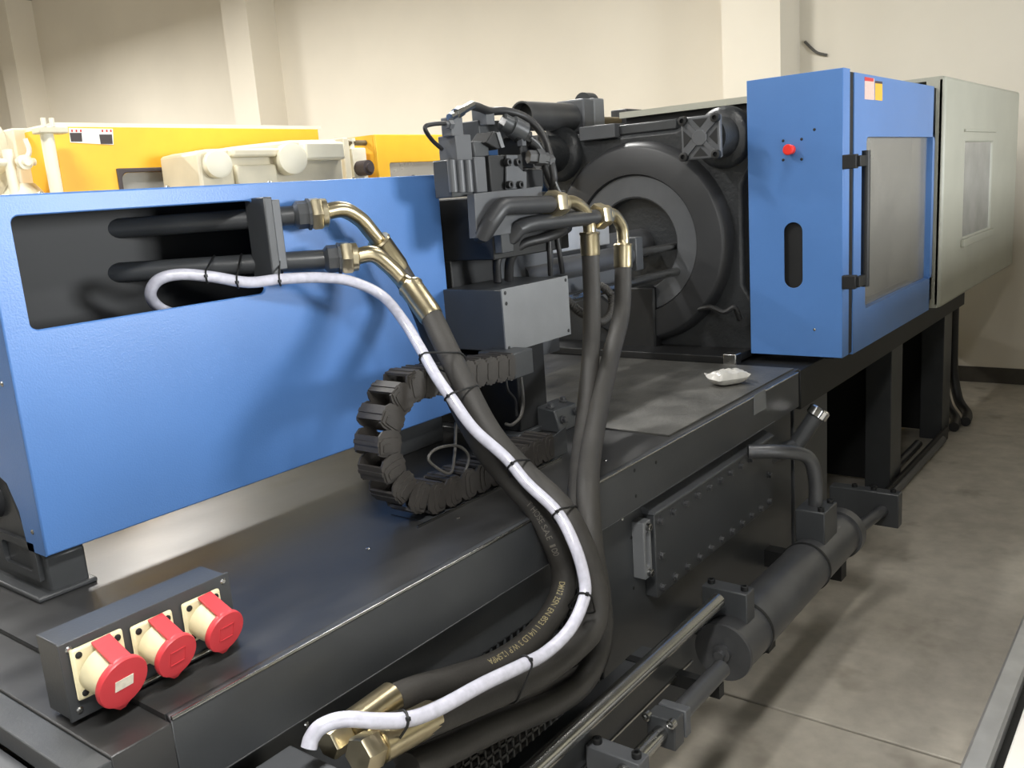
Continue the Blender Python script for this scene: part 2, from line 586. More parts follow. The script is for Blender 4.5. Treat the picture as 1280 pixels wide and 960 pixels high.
# label on lip
tag(MB().prism([yp(943, 494, YB - .002), yp(957, 486, YB - .002), yp(958, 510, YB - .002), yp(943, 519, YB - .002)], (0, .002, 0)).build('rating_label', 'greyplate'), 'small faded grey sticker on the bed lip near the filler cap', 'sticker')
# little plastic bag on the tread plate
bg = MB()
n, mm = 14, 10
c0 = zp(910, 480, ZB + .006)
vs, fs = [], []
for s in (1, -1):
    for j in range(mm + 1):
        for i in range(n + 1):
            u, v = i / n * 2 - 1, j / mm * 2 - 1
            h = (1 - abs(u) ** 4) ** .6 * (1 - abs(v) ** 4) ** .6
            wob = .004 * math.sin(9 * u + 3 * v) * (1 - abs(u)) + .003 * math.sin(11 * v - 4 * u)
            z = .028 + s * .027 * h + (wob * h if s > 0 else 0) + (.022 * max(0, -u) ** 6 * max(0, v) ** 3 + .012 * max(0, u) ** 8)
            ang = -.55
            X, Y = u * .075 * (1 + .06 * v), v * .05 * (1 + .08 * u)
            vs.append(V(c0.x + X * math.cos(ang) - Y * math.sin(ang), c0.y + X * math.sin(ang) + Y * math.cos(ang), ZB + .006 + max(z, .0005)))
off = (n + 1) * (mm + 1)
for s in (0, 1):
    for j in range(mm):
        for i in range(n):
            q = (s * off + j * (n + 1) + i, s * off + j * (n + 1) + i + 1, s * off + (j + 1) * (n + 1) + i + 1, s * off + (j + 1) * (n + 1) + i)
            fs.append(q if s == 0 else q[::-1])
bg.add(vs, fs)
tag(bg.build('plastic_bag', 'plasticbag'), 'small crumpled white plastic bag lying on the checker plate', 'bag')

# ================================================================== BLUE INJECTION GUARD
GX0, GX1, GY0, GY1, GZ0, GZ1 = .815, 2.19, 1.964, 2.66, 1.145, 1.917
gd = thing('injection_guard', 'bright blue sheet metal injection guard with a rounded window opening', 'machine guard', (1.5, 2.3, GZ0))
MB().holed((GX0, GY0, GZ0), (1, 0, 0), (0, 0, 1), GX1 - GX0, GZ1 - GZ0, .055, .662, .49, .728, .018, (0, .009, 0)).build('front_panel', 'blue', gd, bevel=.004)
MB().box(GX0, GX1, GY0 + .009, GY1, GZ1 - .006, GZ1 - .001).build('top_panel', 'blue', gd)
ep = [(GX0, GY0 + .003, GZ0), (GX0, GY0 + .085, GZ0), (GX0, GY0 + .095, GZ0 + .09), (GX0, GY0 + .13, GZ0 + .15), (GX0, GY0 + .18, GZ0 + .17), (GX0, GY1 - .18, GZ0 + .17), (GX0, GY1 - .1, GZ0 + .1), (GX0, GY1 - .085, GZ0), (GX0, GY1, GZ0), (GX0, GY1, GZ1 - .003), (GX0, GY0 + .003, GZ1 - .003)]
MB().prism(ep, (.003, 0, 0)).build('end_panel', 'blue', gd)
for a, b in ((41, 665), (3, 480)):
    inst(screw, 'screw', gd, xp(a, b, GX0), rq((-1, 0, 0)))
for x in (.95, 1.25, 1.55, 1.85, 2.1):
    inst(screw, 'screw', gd, (x, GY0 + .02, GZ1))
inst(screw, 'screw', gd, yp(557, 381, GY0), rq((0, -1, 0)))
# inner dark carriage inside the guard
ic = thing('injection_carriage', 'black cast injection carriage on pedestals inside the blue guard', 'machine carriage', (1.4, 2.35, ZB))
MB().box(.90, 2.17, 2.24, 2.64, 1.42, 1.89).build('carriage_body', 'black', ic)
MB().prism([(.825, 2.00, ZB), (.825, 2.00, 1.13), (.825, 2.06, 1.17), (.825, 2.14, 1.32), (.825, 2.5, 1.32), (.825, 2.62, 1.15), (.825, 2.62, ZB)], (.09, 0, 0)).build('pedestal', 'dark', ic, bevel=.006)
MB().box(.79, .925, 1.985, 2.62, ZB, ZB + .012).build('pedestal_foot', 'dark', ic, bevel=.004)
MB().holed((.815, 2.02, 1.075), (0, 1, 0), (0, 0, 1), .19, .09, .025, .165, .018, .072, .012, (.012, 0, 0)).build('web_frame', 'dark', ic)
MB().rev((.812, 2.20, 1.245), (-1, 0, 0), [(-.02, .05), (.004, .05), (.006, .044), (.003, .040), (.003, .012), (.008, .012)], 28).build('bearing_cap', 'machined', ic)
MB().box(1.95, 2.17, 2.02, 2.2, ZB, 1.25).build('pedestal', 'dark', ic, bevel=.005)
# ================================================================== SOCKET BOX
sb = thing('socket_box', 'dark steel box with three red capped industrial power sockets', 'socket box', (.75, 1.47, ZB))
SY = 1.442
SX0, SX1 = .592, .912
encl = MB().box(SX0, SX1, SY + .006, SY + .085, ZB + .001, 1.178).build('enclosure', 'dark', sb, bevel=.002)
MB().box(SX0 - .004, SX1 + .004, SY, SY + .006, ZB + .002, 1.181).build('cover_plate', 'dark', sb, bevel=.001)
for x in (SX0 + .012, SX1 - .01):
    for z in (ZB + .018, 1.168):
        inst(screw, 'screw', sb, (x, SY, z), rq((0, -1, 0)))
for k, (x, sz) in enumerate(((.648, .092), (.748, .080), (.848, .080))):
    zc = 1.122
    r = sz * .46
    h = sz / 2
    s = MB().box(x - h, x + h, SY - .010, SY, zc - h, zc + h).build('socket', 'ivory', sb, bevel=.005)
    tilt = V(0.10, -1, -.28).normalized()
    c0 = V(x, SY - .008, zc - .004)
    MB().rev(c0, tilt, [(0, r * .98), (.022, r * .94), (.03, r * .9), (.046, r * .9)], 32).build('barrel', 'ivory', s)
    cl = c0 + tilt * .047
    lid = MB().rev(cl, tilt, [(0, r * 1.06), (.004, r * 1.10), (.010, r * 1.10), (.0125, r * 1.06), (.0125, .001)], 36).build('lid', 'red', s)
    up = (V(0, 0, 1) - tilt * tilt.z).normalized()
    sd = tilt.cross(up).normalized()
    # hinge strap and pull tab
    a = cl + up * r * .9 + tilt * .012
    MB().prism([a + sd * r * .42, a - sd * r * .42, V(a.x, SY - .012, zc + h * .86) - sd * r * .42, V(a.x, SY - .012, zc + h * .86) + sd * r * .42], tilt * -.004 + V(0, 0, .006)).build('hinge', 'red', s, bevel=.001)
    a = cl - up * r * 1.02
    MB().prism([a + sd * r * .42, a - sd * r * .42, a - up * r * .26 - sd * r * .12, a - up * r * .26 + sd * r * .12], tilt * .010).build('pull_tab', 'red', s)
    for dx in (-1, 1):
        for dz in (-1, 1):
            inst(screw_d, 'screw', s, (x + dx * (h - .012), SY - .010, zc + dz * (h - .012)), rq((0, -1, 0)))
    e = cl + tilt * .0126
    if k == 0:
        MB().prism([e + sd * .017 + up * .010, e - sd * .017 + up * .010, e - sd * .017 - up * .010, e + sd * .017 - up * .010], tilt * .0008).build('sticker', 'paper', s)
    else:
        q = MB()
        for dx in (-1, 1):
            q.prism([e + sd * dx * .016 + up * .014, e + sd * dx * .0145 + up * .014, e + sd * dx * .0145 - up * .014, e + sd * dx * .016 - up * .014], tilt * .001)
        for dz in (-1, 1):
            q.prism([e + sd * .016 + up * dz * .014, e - sd * .016 + up * dz * .014, e - sd * .016 + up * dz * .0125, e + sd * .016 + up * dz * .0125], tilt * .001)
        q.build('embossed_frame', 'red', s)
# hinge rod of the box cover on the deck
MB().cyl((.70, SY - .006, ZB + .012), (.90, SY - .006, ZB + .012), .005, 10).build('bottom_hinge', 'steel', sb)

# ================================================================== HOSES
def frame_at(path, k):
    t = (path[min(k + 1, len(path) - 1)] - path[max(k - 1, 0)]).normalized()
    return t


def hex_nut(b, p, ax, r, l):
    b.rev(p, ax, [(0, r * .9), (l * .12, r), (l * .88, r), (l, r * .9)], 6)


def hose(name, label, group, fit, hosepts, r, pipe=None):
    """fit: dict with pipe start, nut, elbow points, ferrule; all Vectors"""
    t = thing(name, label, 'hose', hosepts[-1], group)
    P = smooth_path(hosepts, 7)
    MB().tube(P, r, 16).build('hose_body', 'rubber', t)
    return t, P


HOSEP = {}


def big_hose(key, label, pipe0, nutc, nutax, elbow, ferr, pts, r=.031, pr=.026):
    t = thing('hydraulic_hose', label, 'hose', pts[-1], 'thick black hydraulic hoses')
    P = smooth_path([ferr[1]] + pts, 8)
    HOSEP[key] = P
    MB().tube(P, r, 16).build('hose_body', 'rubber', t)
    nutax = Vector(nutax).normalized()
    if pipe0 is not None:
        MB().cyl(pipe0, nutc - nutax * .03, pr, 20).build('steel_pipe', 'dark', t)
        MB().rev(nutc - nutax * .062, nutax, [(0, pr * 1.05), (.01, pr * 1.42), (.036, pr * 1.42), (.036, pr * 1.6), (.044, pr * 1.6)], 8).build('weld_nipple', 'dark', t)
    q = MB()
    NL = .03 if pipe0 is not None else .05
    q.rev(nutc + nutax * (.012 - NL), nutax, [(0, pr * 1.6), (.005, pr * 1.75), (NL - .005, pr * 1.75), (NL, pr * 1.6)], 6, ph=.4)
    q.rev(nutc + nutax * .012, nutax, [(0, pr * 1.5), (.014, pr * 1.45), (.018, pr * 1.1)], 20)
    q.build('union_nut', 'brasshex', t)
    E = smooth_path(elbow + [ferr[0]], 8)
    MB().tube(E, pr * .86, 18).build('elbow', 'brass', t)
    d = (ferr[1] - ferr[0])
    L = d.length
    MB().rev(ferr[0], d, [(0, pr * .9), (0, r * 1.10), (.006, r * 1.18), (.012, r * 1.10), (L * .9, r * 1.10), (L, r * 1.04)], 24).build('ferrule', 'brass', t)
    return t


# A: lower pipe; B: upper pipe
A_p = ypath([(575, 470, 1.51), (612, 540, 1.415), (655, 590, 1.335), (700, 633, 1.225), (728, 682, 1.17), (744, 735, 1.15), (743, 780, 1.14), (718, 810, 1.135), (680, 838, 1.13), (630, 862, 1.13), (575, 885, 1.13), (510, 912, 1.13)])
big_hose('A', 'thick black hydraulic hose from the lower pipe in the blue guard window', yp(130, 342, 2.27), yp(434, 322, 1.84), yp(434, 322, 1.84) - yp(300, 333, 2.0),
         ypath([(440, 322, 1.835), (466, 318, 1.80), (488, 334, 1.78), (503, 350, 1.765)]), ypath([(512, 357, 1.735), (540, 397, 1.65)]), A_p)
B_p = ypath([(526, 385, 1.83), (556, 465, 1.66), (600, 552, 1.48), (640, 602, 1.39), (672, 638, 1.31), (690, 672, 1.262), (704, 712, 1.245), (700, 750, 1.235), (668, 796, 1.228), (622, 830, 1.225), (566, 850, 1.222), (510, 867, 1.22), (460, 893, 1.215)])
big_hose('B', 'thick black hydraulic hose from the upper pipe, printed with pale lettering', yp(130, 287, 2.27), yp(396, 267, 1.90), yp(396, 267, 1.90) - yp(300, 275, 2.0),
         ypath([(402, 266, 1.895), (428, 262, 1.88), (450, 274, 1.875), (464, 290, 1.87)]), ypath([(472, 300, 1.868), (498, 336, 1.86)]), B_p)
C_p = ypath([(740, 380, 1.70), (738, 450, 1.64), (731, 530, 1.49), (725, 590, 1.35), (723, 640, 1.262), (731, 700, 1.25), (748, 762, 1.245), (751, 802, 1.24), (737, 838, 1.235), (697, 862, 1.23), (635, 888, 1.225), (572, 914, 1.22), (505, 944, 1.2)])
big_hose('C', 'thick black hydraulic hose hanging from the brass elbow nearer the valve block', None, yp(696, 255, 1.72), (1, -.1, -.02),
         ypath([(698, 254, 1.72), (716, 253, 1.715), (731, 264, 1.71), (736, 280, 1.71)]), ypath([(737, 290, 1.71), (738, 319, 1.71)]), C_p)
D_p = ypath([(777, 390, 1.66), (765, 440, 1.60), (750, 505, 1.47), (738, 570, 1.33), (735, 622, 1.235), (740, 690, 1.19), (749, 745, 1.19), (750, 800, 1.185), (730, 850, 1.175), (690, 880, 1.17), (620, 908, 1.165), (555, 940, 1.16), (510, 962, 1.15)])
big_hose('D', 'thick black hydraulic hose hanging from the brass elbow nearer the platen', None, yp(752, 270, 1.70), (1, -.05, -.02),
         ypath([(754, 269, 1.70), (767, 269, 1.695), (777, 283, 1.69), (779, 297, 1.69)]), ypath([(779, 305, 1.69), (779, 335, 1.685)]), D_p)
# stub pipes that feed C and D from the valve manifold
t = thing('outlet_pipe', 'black steel outlet pipes welded to the valve block feeding two brass elbows', 'pipe', (2.5, 1.75, 1.6))
MB().tube([yp(601, 293, 1.80), yp(605, 291, 1.75), yp(612, 280, 1.735), yp(624, 262, 1.73), yp(629, 258, 1.728), yp(636, 257, 1.727), yp(690, 255, 1.72)], .028, 18).build('pipe', 'machined', t)
MB().tube([yp(638, 297, 1.81), yp(641, 295, 1.765), yp(648, 286, 1.75), yp(656, 282, 1.745), yp(668, 279, 1.74), yp(747, 271, 1.70)], .026, 18).build('pipe', 'machined', t)
# brass end fittings at the hose manifold
for (p, r, lab) in ((yp(408, 931, 1.215), .024, 'upper hose end'), (yp(447, 946, 1.125), .026, 'lower hose end')):
    t = thing('brass_fitting', 'brass hex hose fitting screwed into the manifold block at the ' + lab, 'fitting', p, 'brass fittings on the manifold block')
    q = HOSEP['B'][-1] if p.y > 1.18 else HOSEP['A'][-1]
    d = (q - p).normalized()
    b = MB()
    hex_nut(b, p, d, r * 1.35, .045)
    b.build('nut', 'brasshex', t)
    MB().rev(p + d * .046, d, [(0, r), (.004, r * 1.28), ((q - p).length + .02, r * 1.28)], 20).build('ferrule', 'brass', t)
# clamp bracket on the two pipes
cb2 = thing('pipe_clamp', 'dark steel bracket clamping the two pipes at the guard window', 'bracket', yp(320, 345, 1.95))
c = yp(329, 300, 1.955)
MB().box(c.x - .014, c.x + .014, c.y - .04, c.y + .04, c.z - .105, c.z + .108).build('clamp_block', 'dark', cb2, bevel=.004)
MB().box(c.x + .015, c.x + .045, c.y - .03, c.y + .004, c.z - .08, c.z + .10).build('clamp_strap', 'midgrey', cb2, bevel=.003)
# clear hose
W_pts = ypath([(232, 398, 2.12), (200, 385, 2.10), (188, 368, 2.07), (198, 350, 2.04), (225, 343, 2.01), (265, 346, 1.97), (310, 353, 1.93), (350, 349, 1.90), (400, 347, 1.86), (440, 352, 1.82), (478, 370, 1.775), (505, 402, 1.69), (523, 431, 1.61), (545, 470, 1.505), (566, 500, 1.45), (593, 537, 1.395), (632, 572, 1.325), (659, 604, 1.265), (697, 641, 1.185), (720, 686, 1.125), (731, 727, 1.10), (729, 752, 1.09), (712, 787, 1.085), (682, 816, 1.085), (652, 832, 1.085), (604, 855, 1.085), (547, 886, 1.085), (510, 899, 1.09), (472, 901, 1.115), (430, 899, 1.15), (402, 908, 1.17), (390, 922, 1.18), (386, 935, 1.18)])
WP = smooth_path(W_pts, 7)
wh = MB().tube(WP, .0145, 14).build('clear_hose', 'clear_hose')
tag(wh, 'thin translucent white braided drain hose tied along the black hoses', 'hose')


def near(P, q):
    return min(range(len(P)), key=lambda i: (P[i] - q).length)


def tie(pc, r1, pa, r2, tan):
    tan = tan.normalized()
    u = (pa - pc)
    u = (u - tan * u.dot(tan))
    L = u.length
    u.normalize()
    v = tan.cross(u)
    pts = []
    for k in range(9):
        a = math.pi / 2 + math.pi * k / 8
        pts.append(pc + (u * math.cos(a) + v * math.sin(a)) * r1)
    for k in range(9):
        a = -math.pi / 2 + math.pi * k / 8
        pts.append(pc + u * L + (u * math.cos(a) + v * math.sin(a)) * r2)
    b = MB()
    b.loop(pts, .0026, 6)
    e = pc - u * r1 + v * .004
    b.cbox(e, .007, .007, .007)
    return b


def wpix(a, b_):
    return min(range(len(WP)), key=lambda k: ((RM @ (WP[k] - CAM)).xy / (RM @ (WP[k] - CAM)).z * F + Vector((640, 480)) - Vector((a, b_))).length)


for (a, b_, lab) in ((531, 445, 'just below the brass ferrule'), (563, 496, 'in front of the curled cable chain'), (640, 578, 'above the chain tray'), (699, 644, 'where the hoses cross the bed lip'),
                     (730, 745, 'at the outermost bend of the hoses'), (655, 831, 'in front of the perforated vent'), (506, 899, 'next to the brass end fittings')):
    i = wpix(a, b_)
    tt = frame_at(WP, i)
    j = near(HOSEP['A'], WP[i])
    o = tie(WP[i], .0165, HOSEP['A'][j], .033, tt).build('cable_tie', 'black')
    tag(o, 'black cable tie on the clear hose ' + lab, 'cable tie', 'black cable ties')
for (a, b_, lab) in ((348, 350, 'between the clamp bracket and the brass nut'), (300, 352, 'beside the clamp bracket inside the guard window'), (258, 346, 'deepest inside the guard window')):
    i = wpix(a, b_)
    p0, p1 = yp(130, 342, 2.27), yp(434, 322, 1.84)
    d = (p1 - p0).normalized()
    q = p0 + d * (WP[i] - p0).dot(d)
    o = tie(WP[i], .0165, q, .028, d).build('cable_tie', 'black')
    tag(o, 'black cable tie on the lower steel pipe ' + lab, 'cable tie', 'black cable ties')


# printed lettering on the hoses
def hose_text(txt, P, k0, k1, r, size, updir, mt, parent, flip=False):
    cu = bpy.data.curves.new('print', 'FONT')
    cu.body = txt
    cu.size = size
    ob = bpy.data.objects.new('print', cu)
    COL.objects.link(ob)
    dg = bpy.context.evaluated_depsgraph_get()
    me = bpy.data.meshes.new_from_object(ob.evaluated_get(dg))
    bpy.data.objects.remove(ob)
    bm = bmesh.new()
    bm.from_mesh(me)
    bmesh.ops.subdivide_edges(bm, edges=[e for e in bm.edges if e.calc_length() > size * .3], cuts=2)
    seg = P[k0:k1] if k1 > k0 else P[k0:k1:-1]
    cum = [0]
    for a, b in zip(seg, seg[1:]):
        cum.append(cum[-1] + (b - a).length)
    off = Vector(parent['o'])
    wid = max(v.co.x for v in bm.verts)
    sc = min(1.0, cum[-1] / wid)
    for v in bm.verts:
        s = v.co.x * sc
        i = 0
        while i < len(cum) - 2 and cum[i + 1] < s:
            i += 1
        f = (s - cum[i]) / max(1e-6, cum[i + 1] - cum[i])
        p = seg[i].lerp(seg[i + 1], f)
        t = (seg[i + 1] - seg[i]).normalized()
        n = (CAM - p)
        n = (n - t * n.dot(t)).normalized()
        n = (n + Vector(updir) * .8)
        n = (n - t * n.dot(t)).normalized()
        bb = n.cross(t)
        a = (v.co.y - size * .35) / r
        v.co = p + (n * math.cos(a) + bb * math.sin(a)) * (r + .0006) - off
    bm.to_mesh(me)
    bm.free()
    me.materials.clear()
    me.materials.append(MATS[mt])
    o = bpy.data.objects.new('print', me)
    COL.objects.link(o)
    o.parent = parent
    o['o'] = parent['o']
    return o


hb = [o for o in COL.objects if o.name.startswith('hydraulic_hose') and 'upper pipe' in o['label']][0]
PB = HOSEP['B']


def kpix(P, a, b):
    return min(range(len(P)), key=lambda k: ((RM @ (P[k] - CAM)).xy / (RM @ (P[k] - CAM)).z * F + Vector((640, 480)) - Vector((a, b))).length)


hose_text('T HOSE SAE 100', PB, kpix(PB, 668, 628), kpix(PB, 696, 690), .031, .022, (-.6, 0, .1), 'hoseprint_dim', hb)
hose_text('DN32 2SN EN 853 1 1/4 LD 3 W.P 12.5MPA', PB, kpix(PB, 703, 728), kpix(PB, 545, 856), .031, .021, (-.3, 0, .9), 'hoseprint', hb)
# ================================================================== CABLE CHAIN
CH = thing('cable_chain', 'black plastic cable drag chain curled in a loop on the deck', 'cable chain', (1.57, 1.53, ZB))
RC, CX, CZ, HC, YC, WC, PT = .148, 1.63, 1.235, .074, 1.605, .085, .062


def linkmesh(b):
    hw, hh, L = WC / 2, HC / 2, PT
    for s in (-1, 1):
        pts = [(-L * .52, -hh * .55), (-L * .44, -hh * .95), (L * .30, -hh), (L * .50, -hh * .7), (L * .56, 0), (L * .50, hh * .7), (L * .30, hh), (-L * .44, hh * .95), (-L * .52, hh * .55)]
        y = hw * s - (.005 if s > 0 else 0)
        b.prism([V(a, y, c) for a, c in pts], (0, .005, 0))
        y2 = hw * s if s > 0 else -hw - .004
        b.prism([V(a * .62 - L * .10, y2, c * .96) for a, c in pts], (0, .004, 0))
        y3 = hw + .004 if s > 0 else -hw - .007
        b.prism([V(a * .34 - L * .16, y3, c * .7) for a, c in pts], (0, .003, 0))
    for z in (-hh - .002, hh - .005):
        b.box(-L * .34, L * .30, -hw, hw, z, z + .007)
        b.box(-L * .08, L * .08, -hw, hw, z + (-.003 if z < 0 else .007), z + (0 if z < 0 else .010))


link = proto(linkmesh, 'link', 'chainplastic')
cpath = [V(2.14 - .02 * k, YC - .02, CZ - RC) for k in range(26)]
for k in range(1, 40):
    a = -math.pi / 2 - k * math.pi / 40
    cpath.append(V(CX + RC * math.cos(a), YC - .02 + .04 * k / 40, CZ + RC * math.sin(a)))
for k in range(25):
    cpath.append(V(CX + .02 * k, YC + .02 + .003 * k, CZ + RC - .0022 * k))
acc = 0
nxt = PT / 2
for a, b in zip(cpath, cpath[1:]):
    L = (b - a).length
    if acc + L >= nxt:
        d = (b - a).normalized()
        inst(link, 'link', CH, a.lerp(b, (nxt - acc) / L), Matrix.Rotation(math.atan2(-d.z, d.x), 3, 'Y').to_quaternion())
        nxt += PT
    acc += L
e = cpath[-1]
MB().box(e.x, e.x + .10, e.y - WC / 2 - .004, 1.79, e.z - .04, e.z + .04).build('end_bracket', 'dark', CH, bevel=.004)
tr = thing('chain_tray', 'thin bright steel strip tray under the curled cable chain', 'tray', (1.8, 1.48, ZB))
MB().box(1.56, 2.16, YC - WC / 2 - .026, YC + WC / 2 + .02, ZB, ZB + .002).build('tray_sheet', 'dark', tr)
MB().box(1.52, 2.16, YC - WC / 2 - .031, YC - WC / 2 - .026, ZB, ZB + .006).build('tray_rim', 'steel', tr)
MB().prism([(2.10, YC - .055, ZB + .003), (2.22, YC - .055, ZB + .003), (2.22, YC - .055, ZB + .085), (2.10, YC - .055, ZB + .06)], (0, .004, 0)).build('tray_end', 'dark', tr)
# thin wire with a loop
wp = [yp(582, 520, 1.75), zp(575, 560, ZB + .10), zp(568, 598, ZB + .03), V(1.70, 1.56, ZB + .05)]
lp = ypath([(570, 528, 1.6), (568, 570, 1.57), (562, 592, 1.545), (540, 580, 1.55), (536, 570, 1.55), (548, 560, 1.55), (570, 557, 1.55), (583, 565, 1.55), (585, 578, 1.55), (575, 600, 1.55), (565, 606, 1.55)])
tag(MB().tube(smooth_path(lp, 8), .004, 8).build('signal_cable', 'wire'), 'thin grey cable forming a small loop inside the chain curve', 'cable')

# ================================================================== VALVE STACK
vm = thing('valve_manifold', 'tall black hydraulic valve block with solenoids on top of the carriage', 'valve manifold', (2.45, 1.85, 1.25))


def ybox(b, x0, y0, x1, y1, Y, dep, bot=None):
    """box whose front face fills pixels (x0,y0)-(x1,y1) on plane Y"""
    a, c = yp(x0, y0, Y), yp(x1, y1, Y)
    return b.box(a.x, c.x, Y, Y + dep, min(a.z, c.z), max(a.z, c.z))


MB().box(2.235, 2.66, 1.795, 2.5, 1.64, 1.838).build('base_block', 'black', vm, bevel=.004)
MB().box(2.235, 2.46, 1.98, 2.5, 1.25, 1.64).build('lower_block', 'black', vm, bevel=.004)
MB().box(2.46, 2.78, 1.95, 1.97, 1.50, 1.64).build('back_plate', 'midgrey', vm)
a = yp(593, 242, 1.76)
b_ = yp(678, 234, 1.76)
MB().prism([yp(593, 242, 1.76), yp(678, 233, 1.76), yp(677, 268, 1.76), yp(652, 290, 1.76), yp(596, 298, 1.76)], (0, .03, 0)).build('front_plate', 'midgrey', vm, bevel=.002)
MB().box(2.24, 2.30, 1.765, 2.2, 1.66, 1.83).build('side_block', 'dark', vm, bevel=.003)
# left proportional valve
ybox(MB(), 562, 199, 592, 245, 1.80, .07).build('valve_body', 'dark', vm, bevel=.004)
ybox(MB(), 569, 168, 591, 200, 1.79, .07).build('valve_cap', 'midgrey', vm, bevel=.003)
ybox(MB(), 560, 172, 566, 200, 1.85, .03).build('valve_cap', 'greyplate', vm, bevel=.002)
for x in (567, 577, 587):
    p = yp(x, 240, 1.795)
    q = yp(x - 1, 200, 1.795)
    MB().cyl(V(p.x, 1.795, p.z), V(p.x, 1.795, q.z), .013, 14).build('tie_bolt', 'midgrey', vm)
ybox(MB(), 593, 196, 610, 240, 1.785, .12).build('spacer_block', 'midgrey', vm, bevel=.003)
# centre valve with plate and 4 cap screws
ybox(MB(), 611, 194, 656, 238, 1.785, .14).build('valve_body', 'black', vm, bevel=.004)
pl = [(631, 194), (645, 194), (645, 208), (651, 214), (656, 215), (656, 236), (631, 237), (631, 214)]
MB().prism([yp(a, b, 1.782) for a, b in pl], (0, -.008, 0)).build('cover_plate', 'midgrey', vm, bevel=.002)
for a, b in ((633, 203), (645, 203), (635, 231), (648, 231)):
    inst(capbolt_d, 'bolt', vm, yp(a, b, 1.774), rq((0, -1, 0)))
# connectors
ybox(MB(), 592, 176, 612, 196, 1.80, .08).build('connector', 'dark', vm, bevel=.004)
MB().prism([yp(608, 178, 1.78), yp(617, 164, 1.78), yp(624, 165, 1.78), yp(630, 184, 1.78), yp(622, 187, 1.78)], (0, .07, 0)).build('din_connector', 'black', vm, bevel=.004)
MB().prism([yp(620, 166, 1.778), yp(624, 165, 1.778), yp(630, 184, 1.778), yp(626, 185, 1.778)], (0, -.003, 0)).build('connector_face', 'greyplate', vm)
ybox(MB(), 598, 150, 636, 180, 1.90, .16).build('rear_block', 'dark', vm, bevel=.003)
ybox(MB(), 607, 134, 619, 156, 1.87, .06).build('hose_bracket', 'midgrey', vm, bevel=.002)
MB().rev(yp(628, 152, 1.86), (.75, -.35, -.42), [(0, .028), (.035, .028), (.035, .036), (.085, .036), (.085, .03), (.095, .02)], 20).build('solenoid', 'dark', vm)
MB().rev(yp(645, 165, 1.84), (.8, -.35, -.4), [(0, .03), (.03, .03), (.03, .024), (.05, .024)], 8).build('solenoid', 'black', vm)
ybox(MB(), 650, 170, 668, 210, 1.83, .1).build('solenoid', 'black', vm, bevel=.006)
ybox(MB(), 652, 167, 658, 182, 1.815, .02).build('connector_face', 'midgrey', vm)
MB().rev(yp(660, 196, 1.80), (.85, -.4, -.1), [(0, .022), (.03, .022), (.03, .028), (.055, .028), (.055, .018), (.075, .018)], 6).build('fitting', 'tube_grey', vm)
MB().rev(yp(678, 200, 1.78), (.9, -.3, -.1), [(0, .016), (.02, .016), (.02, .02), (.04, .02)], 6).build('fitting', 'tube_grey', vm)
ybox(MB(), 656, 212, 680, 236, 1.84, .12).build('valve_body', 'black', vm, bevel=.004)
# thin pilot tube + fittings at the top
MB().rev(yp(556, 156, 1.79), (.95, 0, .03), [(0, .010), (.012, .010), (.012, .014), (.03, .014)], 6).build('fitting', 'midgrey', vm)
ybox(MB(), 563, 146, 580, 170, 1.79, .04).build('fitting_block', 'midgrey', vm, bevel=.003)
MB().tube(smooth_path(ypath([(552, 186, 1.84), (541, 176, 1.81), (533, 165, 1.79), (532, 158, 1.79), (542, 155, 1.79), (558, 154, 1.79)]), 6), .0065, 10).build('pilot_tube', 'rubber_black', vm)
MB().rev(yp(562, 147, 1.79), yp(590, 131, 1.82) - yp(562, 147, 1.79), [(0, .012), (.04, .012), (.04, .017), (.075, .017), (.075, .013), ((yp(590, 131, 1.82) - yp(562, 147, 1.79)).length, .013)], 8).build('brass_joint', 'steel', vm)
th = MB().tube(smooth_path(ypath([(588, 132, 1.82), (598, 134, 1.85), (612, 139, 1.88), (632, 139, 1.88), (655, 146, 1.86), (672, 160, 1.83), (682, 178, 1.80), (688, 200, 1.77), (692, 222, 1.76), (690, 240, 1.78)]), 8), .0135, 12).build('pilot_hose', 'rubber_black')
tag(th, 'black pilot hose arching over the top of the valve block', 'hose')
th = MB().tube(smooth_path(ypath([(664, 178, 1.82), (676, 190, 1.80), (684, 212, 1.78), (694, 236, 1.77), (700, 252, 1.80)]), 8), .016, 12).build('pilot_hose', 'rubber_black')
tag(th, 'short black pilot hose dropping from the side solenoid of the valve block', 'hose')
th = MB().tube(smooth_path(ypath([(664, 172, 1.80), (676, 184, 1.785), (688, 212, 1.765), (698, 236, 1.745), (704, 245, 1.73)]), 8), .0035, 8).build('sensor_wire', 'greyplate')
tag(th, 'thin pale sensor wire running down beside the pilot hoses', 'wire')
# ================================================================== LOWER CARRIAGE COLUMN, JUNCTION BOX
cc = thing('nozzle_carriage', 'black upright carriage bracket standing on the deck beneath the valve block', 'carriage', (2.4, 1.9, ZB))
MB().box(2.30, 2.46, 1.79, 2.2, ZB + .02, 1.36).build('upright', 'black', cc, bevel=.004)
MB().box(2.462, 2.57, 1.80, 1.815, ZB + .25, 1.40).build('web_plate', 'midgrey', cc)
MB().box(2.26, 2.62, 1.775, 2.2, ZB, ZB + .02).build('base_plate', 'dark', cc, bevel=.003)
fb = MB().prism([(2.40, 1.70, ZB), (2.40, 1.80, ZB), (2.40, 1.80, ZB + .085), (2.40, 1.72, ZB + .075)], (.13, 0, 0)).build('foot_block', 'dark', cc, bevel=.004)
for x, y, z, ax in ((2.42, 1.75, ZB + .082, (0, 0, 1)), (2.51, 1.76, ZB + .084, (0, 0, 1)), (2.51, 1.705, ZB + .05, (0, -1, .1)), (2.43, 1.705, ZB + .04, (0, -1, .1))):
    inst(hexbolt, 'bolt', cc, (x, y, z), rq(ax))
